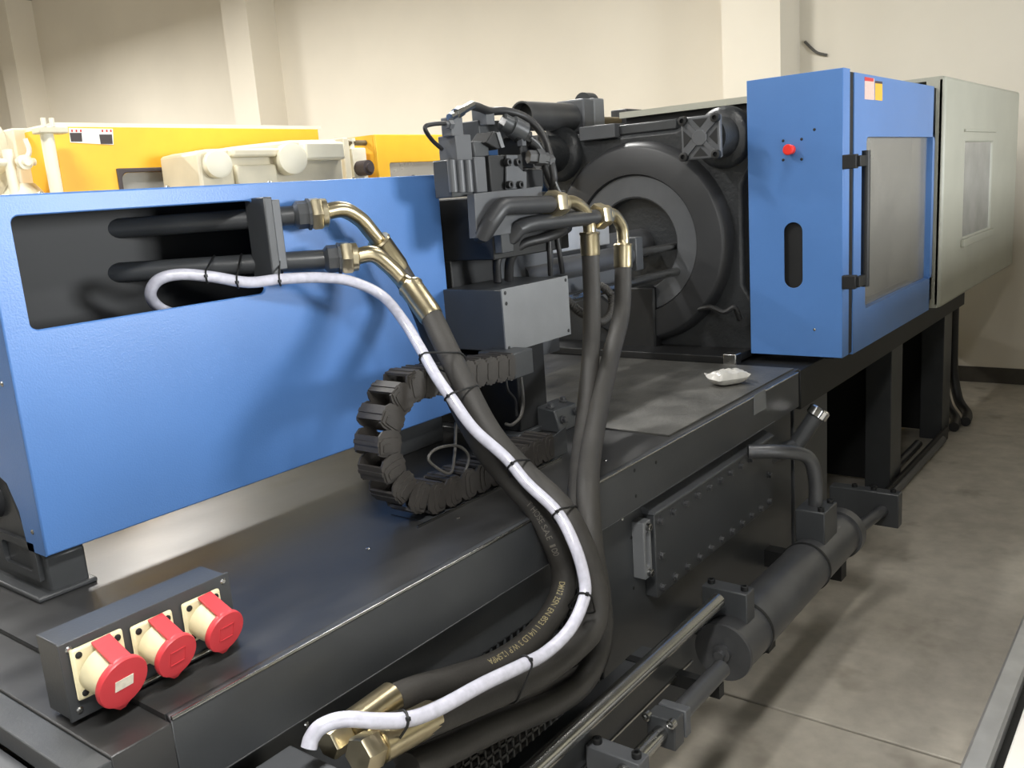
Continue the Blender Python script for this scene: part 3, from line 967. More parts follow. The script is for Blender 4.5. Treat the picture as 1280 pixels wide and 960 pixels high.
MB().tube(smooth_path(ypath([(648, 435, 1.77), (651, 470, 1.765), (654, 500, 1.76), (651, 520, 1.76), (640, 531, 1.77), (632, 530, 1.8)]), 6), .0055, 8).build('hose_loop', 'wire', cc)
MB().tube(smooth_path(ypath([(632, 455, 1.78), (634, 485, 1.775), (644, 500, 1.77), (646, 520, 1.77)]), 6), .0045, 8).build('hose_loop', 'rubber_black', cc)
MB().box(2.10, 2.32, 1.79, 1.95, 1.30, 1.335).build('shelf', 'dark', cc)
MB().rev(yp(648, 445, 1.76), (0, -1, 0), [(-.03, .022), (0, .022), (.002, .018)], 16).build('polished_pin', 'chrome', cc)
jb = thing('junction_box', 'dark junction box with a plain grey screwed lid on the carriage', 'junction box', (2.36, 1.8, 1.35))
J0, J1 = yp(628, 362, 1.72), yp(713, 412, 1.72)
MB().box(J0.x, J1.x, 1.726, 1.97, yp(629, 442, 1.72).z, J0.z - .002).build('box_body', 'dark', jb, bevel=.003)
MB().box(J0.x - .003, J1.x + .003, 1.72, 1.726, yp(629, 442, 1.72).z - .003, J0.z + .001).build('lid', 'greyplate', jb, bevel=.001)
for x in (J0.x + .012, J1.x - .012):
    for z in (yp(629, 442, 1.72).z + .012, J0.z - .012):
        inst(screw_d, 'screw', jb, (x, 1.72, z), rq((0, -1, 0)))
inst(screw_d, 'screw', jb, (J0.x + .014, 1.72, J0.z - .045), rq((0, -1, 0)))
# cables from the junction box up to the valve block
cabs = [([(636, 350, 1.85), (638, 325, 1.83), (652, 306, 1.80), (680, 298, 1.77), (700, 291, 1.77), (710, 285, 1.82)], .016, 'thick black cable bending from the junction box over to the pipes'),
        ([(622, 352, 1.87), (622, 325, 1.86), (636, 304, 1.85), (664, 292, 1.84), (692, 286, 1.84)], .014, 'black cable behind the thick cable above the junction box'),
        ([(686, 300, 1.79), (687, 320, 1.79), (688, 344, 1.80)], .009, 'thin straight black lead entering the junction box, nearer the guard'),
        ([(696, 296, 1.79), (700, 320, 1.79), (703, 341, 1.80)], .009, 'thin straight black lead entering the junction box, nearer the platen')]
for pts, r, lab in cabs:
    tag(MB().tube(smooth_path(ypath(pts), 8), r, 12).build('power_cable', 'rubber_black'), lab, 'cable', 'black cables at the junction box')
# corrugated conduit loop behind the hoses
b = MB()
cp = smooth_path(ypath([(706, 372, 1.86), (722, 388, 1.84), (737, 396, 1.83), (752, 402, 1.83), (764, 390, 1.84), (764, 370, 1.86), (752, 358, 1.88), (736, 356, 1.92)]), 14)
b.tube(cp, [.017 if k % 2 else .0145 for k in range(len(cp))], 14)
tag(b.build('conduit', 'rubber'), 'ribbed grey corrugated conduit looping behind the hanging hoses', 'conduit')
# barrel
br = thing('injection_barrel', 'dark injection barrel with heater covers pointing into the platen bore', 'barrel', (3.1, 2.15, 1.4))
MB().cyl((2.66, 2.17, 1.56), (3.86, 2.17, 1.56), .07, 28).build('barrel_tube', 'tube_grey', br)
MB().rev((3.86, 2.17, 1.56), (1, 0, 0), [(0, .05), (.1, .03), (.14, .015)], 20).build('nozzle_tip', 'steel', br)
MB().box(2.66, 3.30, 2.02, 2.10, 1.60, 1.70).build('heater_cover', 'galv', br, bevel=.004)
MB().cyl((2.60, 1.98, 1.545), (3.42, 1.98, 1.545), .045, 24).build('carriage_cylinder', 'tube_grey', br)
MB().cyl((3.42, 1.98, 1.545), (3.80, 1.98, 1.545), .018, 16).build('carriage_rod', 'steel', br)
MB().box(3.36, 3.42, 1.93, 2.03, 1.48, 1.62).build('cylinder_head', 'dark', br, bevel=.004)
MB().cyl((2.60, 1.96, 1.43), (3.80, 1.96, 1.43), .02, 18).build('guide_rod', 'steel', br)
MB().box(2.62, 3.30, 1.99, 2.01, 1.40, 1.50).build('cover_strip', 'midgrey', br)
# ================================================================== PLATEN
XPL = 3.80
PC = V(XPL, 2.17, 1.56)
pt = thing('fixed_platen', 'massive black cast fixed platen with a round flange and tie bar ends', 'platen', (4.0, 2.17, ZB))
out = []
hw, z0, z1 = .565, ZB + .005, 2.10
prof = [(-hw, z0), (hw, z0), (hw, z0 + .24), (hw - .05, z0 + .32), (hw - .05, 1.80), (hw, 1.88), (hw, z1 - .04), (hw - .05, z1), (.28, z1), (.20, z1 - .03), (-.20, z1 - .03), (-.28, z1), (-hw + .05, z1), (-hw, z1 - .04), (-hw, 1.88), (-hw + .05, 1.80), (-hw + .05, z0 + .32), (-hw, z0 + .24)]
MB().prism([V(XPL + .03, PC.y + y, z) for y, z in prof], (.42, 0, 0)).build('platen_body', 'cast', pt, bevel=.02)
# big round boss with stepped rings
MB().rev((XPL + .05, PC.y, PC.z), (-1, 0, 0), [(0, .475), (.05, .47), (.085, .45), (.09, .44), (.09, .325), (.07, .32), (.07, .215), (-.02, .205), (-.02, .001)], 72).build('round_boss', 'machined', pt)
MB().rev((XPL - .021, PC.y, PC.z), (-1, 0, 0), [(0, .318), (.004, .316), (.004, .222), (0, .218)], 72, cap=False).build('locating_ring', 'midgrey', pt)
MB().box(XPL - .05, XPL + .02, PC.y - .10, PC.y + .10, PC.z - .50, PC.z - .20).build('lower_web', 'black', pt, bevel=.01)
# top saddle ridge
MB().box(XPL + .04, XPL + .40, PC.y - .2, PC.y + .26, 2.07, 2.115).build('top_rib', 'dark', pt, bevel=.006)
MB().box(XPL + .0, XPL + .10, PC.y + .10, PC.y + .30, 2.06, 2.125).build('top_lug', 'midgrey', pt, bevel=.004)


def tie_end(yc, zc, front=True):
    MB().rev((XPL + .04, yc, zc), (-1, 0, 0), [(0, .135), (.03, .132), (.05, .115), (.06, .09), (.20, .09)], 32).build('tie_bar_boss', 'cast', pt)
    xf = XPL - .185
    h = .088
    s = MB().box(xf - .028, xf, yc - h, yc + h, zc - h, zc + h).build('tie_bar_plate', 'midgrey', pt, bevel=.006)
    MB().rev((xf - .026, yc, zc), (-1, 0, 0), [(0, .034), (.012, .034)], 8, ph=math.pi / 8).build('hub', 'midgrey', s, bevel=.002)
    for k in range(4):
        a = math.pi / 4 + k * math.pi / 2
        d = V(0, math.cos(a), math.sin(a))
        n = V(0, -d.z, d.y)
        c0 = V(xf - .026, yc, zc) + d * .03
        c1 = V(xf - .026, yc, zc) + d * .09
        MB().prism([c0 + n * .009, c1 + n * .009, c1 - n * .009, c0 - n * .009], (-.010, 0, 0)).build('rib', 'midgrey', s)
        e = V(xf - .028, yc, zc) + d * .104
        o = inst(capbolt_d, 'bolt', s, e, rq((-1, 0, 0)))
        o.scale = (1.6, 1.6, 1.4)
    for k in range(4):
        a = k * math.pi / 2
        d = V(0, math.cos(a), math.sin(a))
        n = V(0, -d.z, d.y)
        c = V(xf - .0285, yc, zc)
        MB().prism([c + d * .040, c + d * .076 + n * .034, c + d * .076 - n * .034], (-.0015, 0, 0)).build('pocket', 'black', s)
    MB().cyl((XPL + .4, yc, zc), (5.7, yc, zc), .06, 20).build('tie_bar', 'steel', pt)


TY = PC.y - xp(877, 172, XPL - .2).y
for sy in (-1, 1):
    tie_end(PC.y + sy * TY, xp(877, 172, XPL - .2).z)
    MB().cyl((XPL + .4, PC.y + sy * TY, 1.19), (5.7, PC.y + sy * TY, 1.19), .06, 20).build('tie_bar', 'steel', pt)
MB().box(XPL + 1.0, XPL + 1.45, 1.66, 2.70, ZB + .0, 2.02).build('moving_platen', 'cast', pt, bevel=.02)
MB().tube(smooth_path([xp(868, 388, XPL - .02), xp(888, 384, XPL - .05), xp(905, 390, XPL - .06), xp(918, 384, XPL - .04), xp(925, 400, XPL - .01)], 6), .012, 8).build('hose', 'rubber_black', pt)
MB().box(3.62, 3.83, 1.62, 2.75, ZB, ZB + .035).build('foot', 'black', pt, bevel=.004)
MB().box(3.60, 3.66, 1.60, 1.66, ZB + .0, ZB + .05).build('clip', 'steel', pt, bevel=.004)
# hydraulic cylinder above the platen
hc = thing('gate_cylinder', 'black horizontal hydraulic cylinder with open tube end above the platen', 'hydraulic cylinder', (3.6, 2.6, 2.1))
YH = 2.62
c0, c1 = yp(652, 145, YH), yp(712, 143, YH)
rH = .068
MB().rev(V(c0.x, YH, c0.z), (1, 0, 0), [(.06, .001), (.06, rH * .88), (0, rH * .88), (0, rH), (c1.x - c0.x, rH)], 32).build('cylinder_tube', 'tube_grey', hc)
MB().cyl((c0.x + .055, YH, c0.z), (c0.x + .059, YH, c0.z), rH * .88, 28).build('bore_shade', 'black', hc)  # black disc gives the open tube its shaded dark inside
MB().box(c1.x, c1.x + .10, YH - .085, YH + .085, c0.z - .08, c0.z + .085).build('end_block', 'midgrey', hc, bevel=.01)
MB().box(c1.x + .10, c1.x + .20, YH - .085, YH + .085, c0.z - .10, c0.z + .09).build('end_block', 'greyplate', hc, bevel=.008)
MB().rev((c1.x + .11, YH - .01, c0.z + .075), (1, 0, 0), [(0, .05), (.08, .05), (.09, .04)], 20).build('dome_cap', 'dark', hc)
MB().cyl((c1.x + .2, YH, c0.z - .01), (c1.x + .95, YH, c0.z - .01), .02, 14).build('threaded_rod', 'dirt', hc)
q = yp(800, 143, YH)
MB().box(c1.x + .48, c1.x + .66, YH - .05, YH + .05, c0.z - .05, c0.z + .05).build('rod_nut', 'tube_grey', hc, bevel=.006)
MB().box(c1.x - .02, c1.x + .22, YH - .1, YH + .1, 2.09, c0.z - .08).build('mount', 'dark', hc)
# rear blue guard seen past the valve block
rg = thing('rear_guard', 'blue sheet panel on the far side seen between the valves and platen', 'machine guard', (3.6, 2.99, 1.1))
g0 = yp(597, 138, 2.97)
MB().box(g0.x, 5.5, 2.97, 2.985, 1.1, 2.135).build('panel', 'blue', rg, bevel=.003)
MB().box(g0.x, g0.x + .02, 2.985, 3.05, 1.1, 2.135).build('fold', 'blue', rg)
# ================================================================== SAFETY GATE
sg = thing('safety_gate', 'tall blue safety gate with end panel, sliding door and red button', 'safety gate', (4.5, 1.4, 1.05))
PX, PY0, PY1, PZ0, PZ1 = 3.765, 1.20, 1.60, 1.065, 2.228
s0, s1 = xp(991, 318, PX), xp(991, 318, PX)
su0, su1 = PY1 - xp(980, 300, PX).y, PY1 - xp(1003, 300, PX).y
sz0, sz1 = xp(991, 360, PX).z - PZ0, xp(991, 278, PX).z - PZ0
MB().holed((PX, PY1, PZ0), (0, -1, 0), (0, 0, 1), PY1 - PY0, PZ1 - PZ0, su0, su1, sz0, sz1, (su1 - su0) * .49, (.004, 0, 0), 8).build('end_panel', 'blue', sg, bevel=.0015)
MB().box(PX + .02, PX + .03, PY0 + .05, PY1 - .05, 1.2, 1.75).build('slot_backing', 'black', sg)
MB().box(PX + .004, PX + .085, PY0, PY0 + .003, PZ0, PZ1).build('side_return', 'blue', sg)
MB().box(PX + .004, PX + .085, PY0 + .004, PY1, PZ1 - .004, PZ1).build('top_return', 'blue', sg)
MB().box(PX + .004, PX + .085, PY0 + .004, PY1, PZ0, PZ0 + .004).build('bottom_return', 'blue', sg)
MB().box(PX + .085, yp(1067, 265, PY0).x - .002, PY0 + .004, PY0 + .03, PZ0, PZ1 - .01).build('door_gap_shade', 'black', sg)  # black strip stands in for the shade in the gap before the door
bt = xp(989, 187, PX)
b = MB().rev(bt, (-1, 0, 0), [(0, .019), (.008, .019), (.010, .015), (.026, .015)], 24).build('button', 'redbutton', sg)
MB().rev(bt + V(-.026, 0, 0), (-1, 0, 0), [(0, .021), (.012, .022), (.016, .018)], 24).build('button_head', 'redbutton', b)
for a, c in ((979, 176), (1002, 174), (979, 200), (1002, 199), (1018, 162)):
    inst(screw_d, 'screw', sg, xp(a, c, PX), rq((-1, 0, 0)))
for a, c in ((1018, 412),):
    inst(screw, 'screw', sg, xp(a, c, PX), rq((-1, 0, 0)))
# door
DX0, DX1 = yp(1067, 265, PY0).x, 5.22
wx0, wx1 = yp(1083, 200, PY0).x, yp(1168, 200, PY0).x
wz1, wz0 = yp(1120, 171, PY0).z, yp(1100, 377, PY0).z
dr = MB().holed((DX0, PY0, PZ0 - .01), (1, 0, 0), (0, 0, 1), DX1 - DX0, PZ1 - PZ0, wx0 - DX0, wx1 - DX0, wz0 - PZ0 + .01, wz1 - PZ0 + .01, .025, (0, .045, 0)).build('door', 'blue', sg, bevel=.016)
MB().box(wx0 - .02, wx1 + .02, PY0 + .030, PY0 + .036, wz0 - .02, wz1 + .02).build('window_pane', 'pane', dr)
hz0, hz1 = yp(1078, 358, PY0 - .05).z, yp(1085, 188, PY0 - .05).z
hx = yp(1082, 270, PY0 - .06).x
MB().cyl((hx, PY0 - .06, hz0), (hx, PY0 - .06, hz1), .017, 16).build('handle', 'black', dr)
for z in (hz0 + .03, hz1 - .04):
    MB().box(hx - .10, hx + .012, PY0 - .068, PY0 - .050, z - .022, z + .022).build('handle_bracket', 'black', dr, bevel=.003)
    MB().box(hx - .115, hx - .08, PY0 - .055, PY0, z - .028, z + .028).build('handle_bracket', 'black', dr, bevel=.003)
# warning stickers
MB().prism([yp(1081, 96, PY0 - .0008), yp(1093, 98, PY0 - .0008), yp(1093, 125, PY0 - .0008), yp(1081, 124, PY0 - .0008)], (0, .0008, 0)).build('warning_sticker', 'pinklabel', dr)
MB().prism([yp(1081, 96, PY0 - .0014), yp(1092, 98, PY0 - .0014), yp(1092, 102, PY0 - .0014), yp(1081, 101, PY0 - .0014)], (0, .0006, 0)).build('sticker_heading', 'redink', dr)
MB().prism([yp(1094, 101, PY0 - .0008), yp(1103, 102, PY0 - .0008), yp(1103, 126, PY0 - .0008), yp(1094, 125, PY0 - .0008)], (0, .0008, 0)).build('warning_sticker', 'orangelabel', dr)
MB().prism([yp(1094, 101, PY0 - .0014), yp(1103, 102, PY0 - .0014), yp(1103, 105, PY0 - .0014), yp(1094, 104, PY0 - .0014)], (0, .0006, 0)).build('sticker_heading', 'ink', dr)
MB().box(DX0, 5.42, PY0 + .08, PY0 + .12, 1.03, 1.10).build('door_rail', 'black', sg)
MB().box(DX0 + .3, 5.45, PY0 + .06, PY0 + .12, 2.18, 2.235).build('door_rail', 'black', sg)
# clamp top cover
tc_ = MB().box(3.90, 5.36, 1.62, 2.30, 2.150, 2.178).build('clamp_top_cover', 'cabinet')
tag(tc_, 'pale grey flat cover plate over the mould space behind the gate', 'cover')
tag(MB().box(3.93, 5.34, 1.64, 2.28, 2.11, 2.15).build('cover_rail', 'black'), 'black rail frame carrying the pale cover plate above the platen', 'rail')
# grey cabinet
gc = thing('clamp_cabinet', 'pale grey sheet cabinet with a mesh window at the clamp end', 'machine cabinet', (6.5, 2.0, 1.04))
CX0, CX1, CY0, CY1, CZ0, CZ1 = 5.42, 7.67, 1.185, 2.9, 1.035, 2.282
a, c, d = yp(1207, 178, CY0), yp(1241, 179, CY0), yp(1200, 298, CY0)
MB().holed((CX0, CY0, CZ0), (1, 0, 0), (0, 0, 1), CX1 - CX0, CZ1 - CZ0, a.x - CX0, c.x - CX0, d.z - CZ0, a.z - CZ0, .01, (0, .05, 0)).build('side_panel', 'cabinet', gc, bevel=.018)
MB().box(a.x - .03, c.x + .03, CY0 + .012, CY0 + .018, d.z - .03, a.z + .03).build('mesh_window', 'darkglass', gc)
MB().box(a.x - .05, c.x + .05, CY0 - .012, CY0, a.z + .06, a.z + .075).build('window_hood', 'cabinet', gc, bevel=.003)
MB().box(a.x - .05, c.x + .05, CY0 - .02, CY0, d.z - .055, d.z - .01).build('window_sill', 'cabinet', gc, bevel=.004)
MB().box(CX0, CX1, CY0 + .02, CY1, CZ1 - .02, CZ1).build('roof_panel', 'cabinet', gc)
MB().box(CX1 - .02, CX1, CY0 + .02, CY1, CZ0, CZ1 - .02).build('end_panel', 'cabinet', gc)
MB().box(CX0, CX1, CY1, CY1 + .02, CZ0, CZ1).build('rear_panel', 'cabinet', gc)
MB().box(CX0 + .0, CX0 + .02, CY0 + .02, CY0 + .10, CZ0, CZ1 - .02).build('front_return', 'cabinet', gc)
MB().box(CX0 - .19, CX0 - .0, CY0 + .05, CY0 + .12, CZ0 + .05, CZ1 - .06).build('cabinet_gap_shade', 'black', gc)  # black box put in as the shaded gap between door and cabinet
MB().box(5.8, 7.4, 1.7, 2.6, 1.03, 2.0).build('toggle_unit', 'cast', gc, bevel=.01)
# ================================================================== FLOOR HYDRAULICS
fc = thing('hydraulic_accumulator', 'long dark steel pressure cylinder slung beside the bed with two clamps', 'hydraulic cylinder', (2.9, 1.1, .2))
YF = 1.10
lo_, up_ = yp(940, 816, YF), yp(937, 738, YF)
zc = (yp(945, 779, YF).z + yp(1008, 702, YF).z) / 2
xn, xf_ = yp(905, 812, YF).x, yp(1046, 690, YF).x
rf = .088
MB().rev((xn, YF, zc), (1, 0, 0), [(-.012, rf * .6), (-.012, rf * 1.04), (0, rf * 1.06), (.012, rf), (.16, rf), (.16, rf * 1.03), (.17, rf * 1.03), (.17, rf), (.70, rf), (.70, rf * 1.03), (.71, rf * 1.03), (.71, rf), (xf_ - xn, rf), (xf_ - xn, rf * 1.12), (xf_ - xn + .05, rf * 1.12)], 40).build('cylinder_body', 'tube_grey', fc)
MB().rev((xn - .012, YF, zc), (-1, 0, 0), [(0, .028), (.012, .028), (.014, .016), (.03, .016)], 20).build('end_plug', 'tube_grey', fc)
for x in (xn + .16, xn + .70):
    MB().rev((x, YF, zc), (1, 0, 0), [(0, rf * 1.03), (0, rf * 1.055), (.012, rf * 1.055), (.012, rf * 1.03)], 40, cap=False).build('band', 'black', fc)
n1 = yp(910, 735, YF + .02)
MB().prism([V(n1.x - .02, YF - .05, n1.z - .13), V(n1.x - .02, YF + .10, n1.z - .13), V(n1.x - .02, YF + .10, n1.z + .0), V(n1.x - .02, YF - .05, n1.z + .0)], (.06, 0, 0)).build('rod_clamp', 'dark', fc, bevel=.004)
for dy in (-.03, .08):
    inst(capbolt_d, 'bolt', fc, (n1.x + .01, YF + dy, n1.z))
n2 = yp(1022, 632, YF)
MB().box(n2.x - .07, n2.x + .07, YF - .05, YF + .06, zc + rf * .8, n2.z).build('inlet_block', 'dark', fc, bevel=.004)
for dx in (-.05, .05):
    inst(capbolt_d, 'bolt', fc, (n2.x + dx, YF - .03, n2.z))
MB().tube(smooth_path([V(n2.x + .005, YF + .01, n2.z - .02), V(n2.x + .005, YF + .01, n2.z + .10), V(n2.x - .02, YF + .03, n2.z + .19), V(n2.x - .10, YF + .10, n2.z + .225), V(n2.x - .16, YF + .20, n2.z + .23)], 8), .026, 16).build('bent_pipe', 'tube_grey', fc)
MB().box(xn + .3, xn + .36, YF - .02, YS + .05, zc - rf - .06, zc - rf + .01).build('saddle', 'black', fc)
MB().box(xf_ - .1, xf_ - .04, YF - .05, YS + .05, zc - rf - .06, zc - rf + .01).build('saddle', 'black', fc)
e0 = V(xf_ + .05, YF, zc - .02)
MB().tube(smooth_path([e0, e0 + V(.08, -.02, -.01), e0 + V(.30, -.06, .0), e0 + V(.42, -.07, .0)], 6), .024, 14).build('outlet_pipe', 'tube_grey', fc)
MB().box(e0.x + .34, e0.x + .40, YF - .13, YF + .16, zc - .09, zc + .06).build('pipe_clamp', 'dark', fc, bevel=.004)
for dy in (-.10, -.02, .06):
    inst(capbolt_d, 'bolt', fc, (e0.x + .37, YF + dy, zc + .06))
# polished rod
rd = MB()
ra, rb = yp(700, 930, 1.12), yp(892, 757, 1.12)
d = (rb - ra)
d = V(1, 0, 0)
zr = (ra.z + rb.z) / 2
rod = rd.cyl((.75, 1.12, zr), (rb.x + .03, 1.12, zr), .0235, 24).build('guide_rod', 'steel')
tag(rod, 'long polished steel rod running beside the bed into the rod clamp', 'rod')
# channel under the rod
ch = yp(862, 826, 1.14)
rc = thing('rod_channel', 'dark folded steel channel with a bright edge under the polished rod', 'channel', (1.4, 1.15, ch.z))
MB().prism([(.75, 1.135, zr - .03), (.75, 1.15, zr - .03), (.75, 1.15, ch.z + .006), (.75, 1.30, ch.z + .006), (.75, 1.30, ch.z), (.75, 1.135, ch.z)], (ch.x - .75, 0, 0)).build('channel_web', 'dark', rc)
MB().box(.75, ch.x, 1.129, 1.135, ch.z, ch.z + .006).build('bright_edge', 'steel', rc)
# lower ram
lr = thing('lower_ram', 'small hydraulic ram with square flanges low beside the perforated vent', 'hydraulic cylinder', (2.0, 1.05, .3))
r0, r1 = yp(790, 955, 1.02), yp(826, 915, 1.02)
zl = (r0.z + r1.z) / 2
MB().cyl((r0.x - .5, 1.02, zl), (r1.x + .02, 1.02, zl), .02, 18).build('ram_rod', 'steel', lr)
MB().box(r1.x, r1.x + .05, .98, 1.06, zl - .042, zl + .042).build('flange', 'dark', lr, bevel=.004)
MB().box(r1.x + .06, r1.x + .09, .98, 1.06, zl - .038, zl + .038).build('flange', 'midgrey', lr, bevel=.004)
MB().cyl((r1.x + .09, 1.02, zl), (r1.x + .36, 1.02, zl), .026, 20).build('ram_tube', 'tube_grey', lr)
MB().box(r0.x - .035, r0.x + .015, .98, 1.13, zl - .04, zl + .03).build('clamp_plate', 'midgrey', lr, bevel=.003)
for y in (1.0, 1.11):
    inst(capbolt_d, 'bolt', lr, (r0.x - .01, y, zl + .03))
for y, z in ((.985, zl + .04), (1.055, zl + .04)):
    inst(capbolt_s, 'bolt', lr, (r1.x, y, z), rq((-1, 0, 0)))
MB().box(r1.x + .3, r1.x + .33, 1.0, 1.3, zl - .06, zl - .02).build('stand', 'black', lr)
MB().box(r0.x - .03, r0.x + .01, 1.0, 1.3, zl - .08, zl - .04).build('stand', 'black', lr)
# filler neck with chrome cap
ft = thing('oil_filler', 'chrome oil filler cap on a short dark neck beside the bed', 'filler cap', yp(1005, 560, 1.25))
cpx = yp(1022, 517, 1.24)
ax = V(.35, -.45, .82).normalized()
MB().cyl(cpx - ax * .17, cpx - ax * .01, .034, 18).build('neck', 'dark', ft)
MB().rev(cpx - ax * .015, ax, [(0, .040), (.004, .044), (.035, .044), (.042, .036), (.043, .001)], 28).build('cap', 'chrome', ft)
MB().cyl(cpx - ax * .16, V(cpx.x - .2, 1.40, cpx.z - .16), .034, 16).build('neck_pipe', 'dark', ft)
# floor pipes under the gate
for k, (a, c) in enumerate((((1075, 628), (1182, 520)), ((1105, 622), (1196, 535)))):
    p, q = zp(*a, .03), zp(*c, .03)
    y = (p.y + q.y) / 2
    o = MB().cyl((3.55, y, .032), (6.1 + .15 * k, y, .032), .026, 14).build('floor_pipe', 'tube_grey')
    tag(o, 'dark pipe lying on the concrete under the safety gate, ' + ('along the frame posts' if k == 0 else 'along the open aisle'), 'pipe', 'floor pipes under the gate')
o = MB().box(3.6, 6.4, 1.33, 1.345, .0, .09).build('drip_kerb', 'black')
tag(o, 'low black steel kerb strip between the floor pipes and frame posts', 'kerb')
# ================================================================== AISLE PLATFORM
pf = thing('aisle_platform', 'low platform with galvanised edge rail and white top in the aisle', 'platform', (2.0, -.2, 0))
MB().prism([(-1.2, .43, .0), (-1.2, .43, .285), (-1.2, .42, .30), (-1.2, .372, .30), (-1.2, .364, .292), (-1.2, .364, 0)], (5.2, 0, 0)).build('edge_rail', 'galv', pf)
MB().box(-1.2, 4.0, -2.0, .364, .0, .255).build('frame', 'black', pf)
MB().box(-1.2, 4.0, -2.0, .336, .255, .298).build('top_sheet', 'white', pf, bevel=.006)
am = thing('added_aisle_machine', 'unseen cream machine added across the aisle to block low light', 'machine', (4.2, -1.3, .3))  # out of view, added to keep low side light off the aisle
MB().box(1.5, 7.0, -1.85, -.66, .30, .75).build('base', 'dark', am, bevel=.01)
MB().box(1.6, 4.1, -1.75, -.70, .75, 1.66).build('body_panel', 'cabinet', am, bevel=.012)
MB().box(4.14, 6.9, -1.75, -.68, .75, 1.70).build('body_panel', 'cabinet', am, bevel=.012)
for x in (1.75, 2.9, 4.3, 5.6):
    MB().box(x, x + 1.0, -.67, -.655, .85, 1.5).build('door', 'creamlight', am, bevel=.006)
    MB().box(x + .9, x + .93, -.655, -.62, 1.1, 1.25).build('door_handle', 'black', am, bevel=.004)
# ================================================================== YELLOW MACHINE BEHIND
YN = 4.5
ym = thing('yellow_machine_guard', 'yellow sheet guard with a dark framed window on the neighbouring cream machine', 'machine guard', (3.1, YN, 1.0))
w0 = yp(150, 216, YN)
x0, x1 = yp(80, 200, YN).x, yp(398, 170, YN).x
zt = yp(240, 160, YN).z
MB().holed((x0, YN, 1.0), (1, 0, 0), (0, 0, 1), x1 - x0, zt - 1.0, w0.x - x0, 1.15, .55, w0.z - 1.0, .05, (0, .02, 0)).build('panel', 'yellow', ym)
MB().holed((w0.x - .02, YN - .012, 1.52), (1, 0, 0), (0, 0, 1), 1.15 - w0.x + x0 + .04, w0.z - 1.52 + .022, .022, 1.15 - w0.x + x0 + .018, .03, w0.z - 1.52, .04, (0, .014, 0)).build('window_frame', 'ink', ym, bevel=.006)
MB().box(w0.x, x0 + 1.15, YN + .012, YN + .016, 1.55, w0.z).build('window_pane', 'darkglass', ym)
MB().box(x0 - .02, x1 + .03, YN - .0, YN + .9, zt, zt + .02).build('top_edge', 'creamlight', ym)
MB().box(x0 - .025, x0, YN, YN + .9, 1.0, zt).build('end_fold', 'yellow', ym)
s = MB().prism([yp(86, 160, YN - .002), yp(141, 161, YN - .002), yp(142, 181, YN - .002), yp(88, 178, YN - .002)], (0, .002, 0)).build('warning_sticker', 'white', ym)
for (xa, ya, xb, yb) in ((87, 166, 103, 177), (124, 168, 141, 180)):
    MB().prism([yp(xa, ya, YN - .003), yp(xb - 1, ya, YN - .003), yp(xb, yb, YN - .003), yp(xa + 2, yb, YN - .003)], (0, .001, 0)).build('sticker_print', 'ink', s)
for xa in (90, 95.5, 101, 128, 133.5, 138.5):
    MB().prism([yp(xa - 1, 162, YN - .003), yp(xa + 1, 162, YN - .003), yp(xa + 1.2, 165, YN - .003), yp(xa - .8, 165, YN - .003)], (0, .001, 0)).build('sticker_print', 'redink', s)
yg = thing('yellow_gate', 'yellow safety gate with a grey window behind the valve block', 'machine guard', (4.9, YN, 1.0))
x0g = yp(472, 200, YN).x
zg = yp(500, 168, YN).z
wz = yp(500, 203, YN).z
MB().holed((x0g, YN, 1.0), (1, 0, 0), (0, 0, 1), 1.5, zg - 1.0, .11, 1.35, .5, wz - 1.0, .02, (0, .03, 0)).build('panel', 'yellow', yg, bevel=.004)
MB().box(x0g + .09, x0g + 1.37, YN + .012, YN + .018, 1.45, wz + .02).build('window_pane', 'pane', yg)
MB().box(x0g, x0g + .02, YN + .03, YN + .5, 1.0, zg).build('fold', 'yellow', yg)
# cream toggle casting between the two yellow guards
ct = thing('cream_casting', 'big cream cast crosshead with round pin caps between the yellow guards', 'casting', (3.35, 4.2, 1.0))
YK = 4.1
pts = [(247, 190), (262, 186), (292, 185), (300, 182), (345, 177), (365, 175), (420, 174), (427, 186), (427, 232), (247, 236)]
q = [yp(a, c, YK) for a, c in pts]
q = [V(p.x, p.y, p.z) for p in q]
q[-1].z = 1.0
q[-2].z = 1.0
MB().prism(q, (0, .35, 0)).build('body', 'cream', ct, bevel=.015)
p = yp(357, 200, YK)
MB().rev((p.x, YK, p.z), (-.25, -1, 0), [(-.02, .085), (.10, .082), (.105, .07), (.105, .001)], 28).build('pin_cap', 'creamlight', ct)
p = yp(268, 206, YK)
MB().rev((p.x, YK, p.z), (-.25, -1, 0), [(-.02, .07), (.07, .068), (.075, .055), (.075, .001)], 28).build('pin_cap', 'creamlight', ct)
p, q2 = yp(288, 188, YK), yp(345, 235, YK)
MB().box(p.x, q2.x, YK - .03, YK, 1.5, yp(320, 206, YK).z).build('rib', 'cream', ct, bevel=.01)
p, q2 = yp(283, 184, YK), yp(348, 196, YK)
MB().box(p.x, q2.x, YK - .05, YK + .02, q2.z, p.z - .01).build('rib', 'cream', ct, bevel=.012)
p, q2 = yp(372, 178, YK), yp(424, 200, YK)
MB().box(p.x, q2.x, YK - .06, YK + .1, q2.z, p.z).build('lug', 'creamlight', ct, bevel=.015)
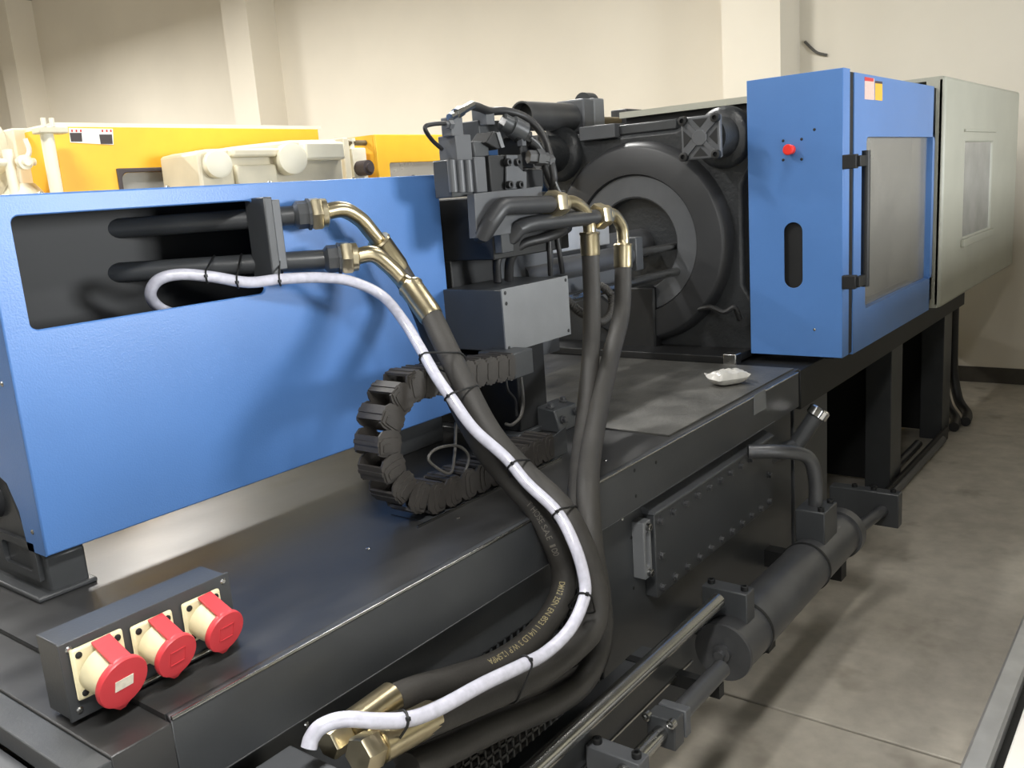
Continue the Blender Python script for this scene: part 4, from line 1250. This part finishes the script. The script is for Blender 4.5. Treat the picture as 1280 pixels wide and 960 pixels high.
# cream end block + hydraulic bits near the yellow gate
eb = thing('cream_valve_block', 'small cream valve block with fittings beside the yellow gate', 'valve', (4.1, YN, 1.5))
p, q2 = yp(428, 172, YN), yp(442, 232, YN)
MB().box(p.x, q2.x, YN, YN + .2, 1.5, p.z).build('block', 'cream', eb, bevel=.008)
p, q2 = yp(446, 184, YN), yp(466, 206, YN)
MB().box(p.x, q2.x, YN + .05, YN + .2, q2.z - .3, p.z).build('block', 'creamlight', eb, bevel=.008)
p = yp(456, 210, YN)
MB().rev((p.x, YN + .02, p.z), (0, -1, 0), [(-.04, .05), (.06, .05), (.06, .03), (.08, .03)], 16).build('solenoid', 'ink', eb)
p = yp(452, 177, YN)
MB().cyl((p.x - .08, YN + .1, p.z), (p.x + .16, YN + .1, p.z), .018, 12).build('pipe', 'dirt', eb)
MB().rev((p.x, YN + .1, p.z - .04), (0, 0, 1), [(0, .02), (.05, .02), (.05, .03), (.07, .03)], 10).build('fitting', 'creamlight', eb)
# cream pipe post + left equipment
pp = thing('cream_post', 'cream painted pipe post with clamp beside the yellow guard edge', 'post', (2.25, YN, 0))
p = yp(63, 195, 4.42)
zt2 = yp(60, 162, 4.42).z
MB().cyl((p.x, 4.42, 1.0), (p.x, 4.42, zt2), .030, 18).build('pipe', 'creamlight', pp)
MB().box(p.x - .05, p.x + .09, 4.38, 4.46, zt2 - .02, zt2 + .012).build('clamp', 'cream', pp, bevel=.006)
for dx in (-.02, .02):
    MB().cyl((p.x + dx, 4.39, zt2 + .01), (p.x + dx, 4.39, zt2 + .05), .012, 8).build('stud', 'creamlight', pp)
cb3 = thing('cream_cylinder_unit', 'cream painted cylinder unit with valve handles left of the post', 'hydraulic unit', (1.9, 4.9, 1.0))
a, c = yp(14, 160, 4.8), yp(56, 200, 4.8)
MB().box(a.x, c.x + .02, 4.8, 5.3, c.z - .35, a.z - .0).build('housing', 'cream', cb3, bevel=.01)
MB().cyl((.8, 5.0, yp(0, 185, 5.0).z), (a.x, 5.0, yp(0, 185, 5.0).z), .13, 24).build('drum', 'cream', cb3)
p = yp(12, 203, 4.6)
MB().cyl((p.x, 4.6, p.z - .3), (p.x, 4.6, p.z + .06), .024, 14).build('valve_stem', 'creamlight', cb3)
MB().cyl((p.x - .25, 4.6, p.z), (p.x + .12, 4.6, p.z), .018, 12).build('valve_pipe', 'creamlight', cb3)
p2 = yp(30, 203, 4.55)
MB().rev((p2.x, 4.56, p2.z), (0, -1, 0), [(0, .035), (.03, .035), (.03, .018), (.05, .018)], 16).build('valve_knob', 'creamlight', cb3)
MB().tube(smooth_path([V(p2.x, 4.55, p2.z), V(p2.x + .03, 4.54, p2.z + .05), V(p2.x + .02, 4.54, p2.z + .11)], 4), .012, 8).build('valve_lever', 'white', cb3)
MB().rev((p.x + .06, 4.65, p.z - .3), (0, 0, 1), [(0, .13), (.12, .12), (.2, .06)], 18).build('flange', 'cream', cb3)
for z in (yp(54, 204, 4.75).z, yp(54, 218, 4.75).z):
    MB().box(c.x - .04, c.x + .22, 4.74, 4.80, z - .03, z + .02).build('slot_plate', 'ink', cb3)
yb = thing('neighbour_bed', 'cream painted bed of the neighbouring yellow guarded machine', 'machine bed', (4.1, 4.7, 0))
MB().box(.9, 7.4, 3.95, 5.45, 0, 1.0).build('bed', 'cream', yb)
MB().box(1.0, 7.3, 4.56, 5.38, 1.0, 1.5).build('inner_frame', 'cream', yb)
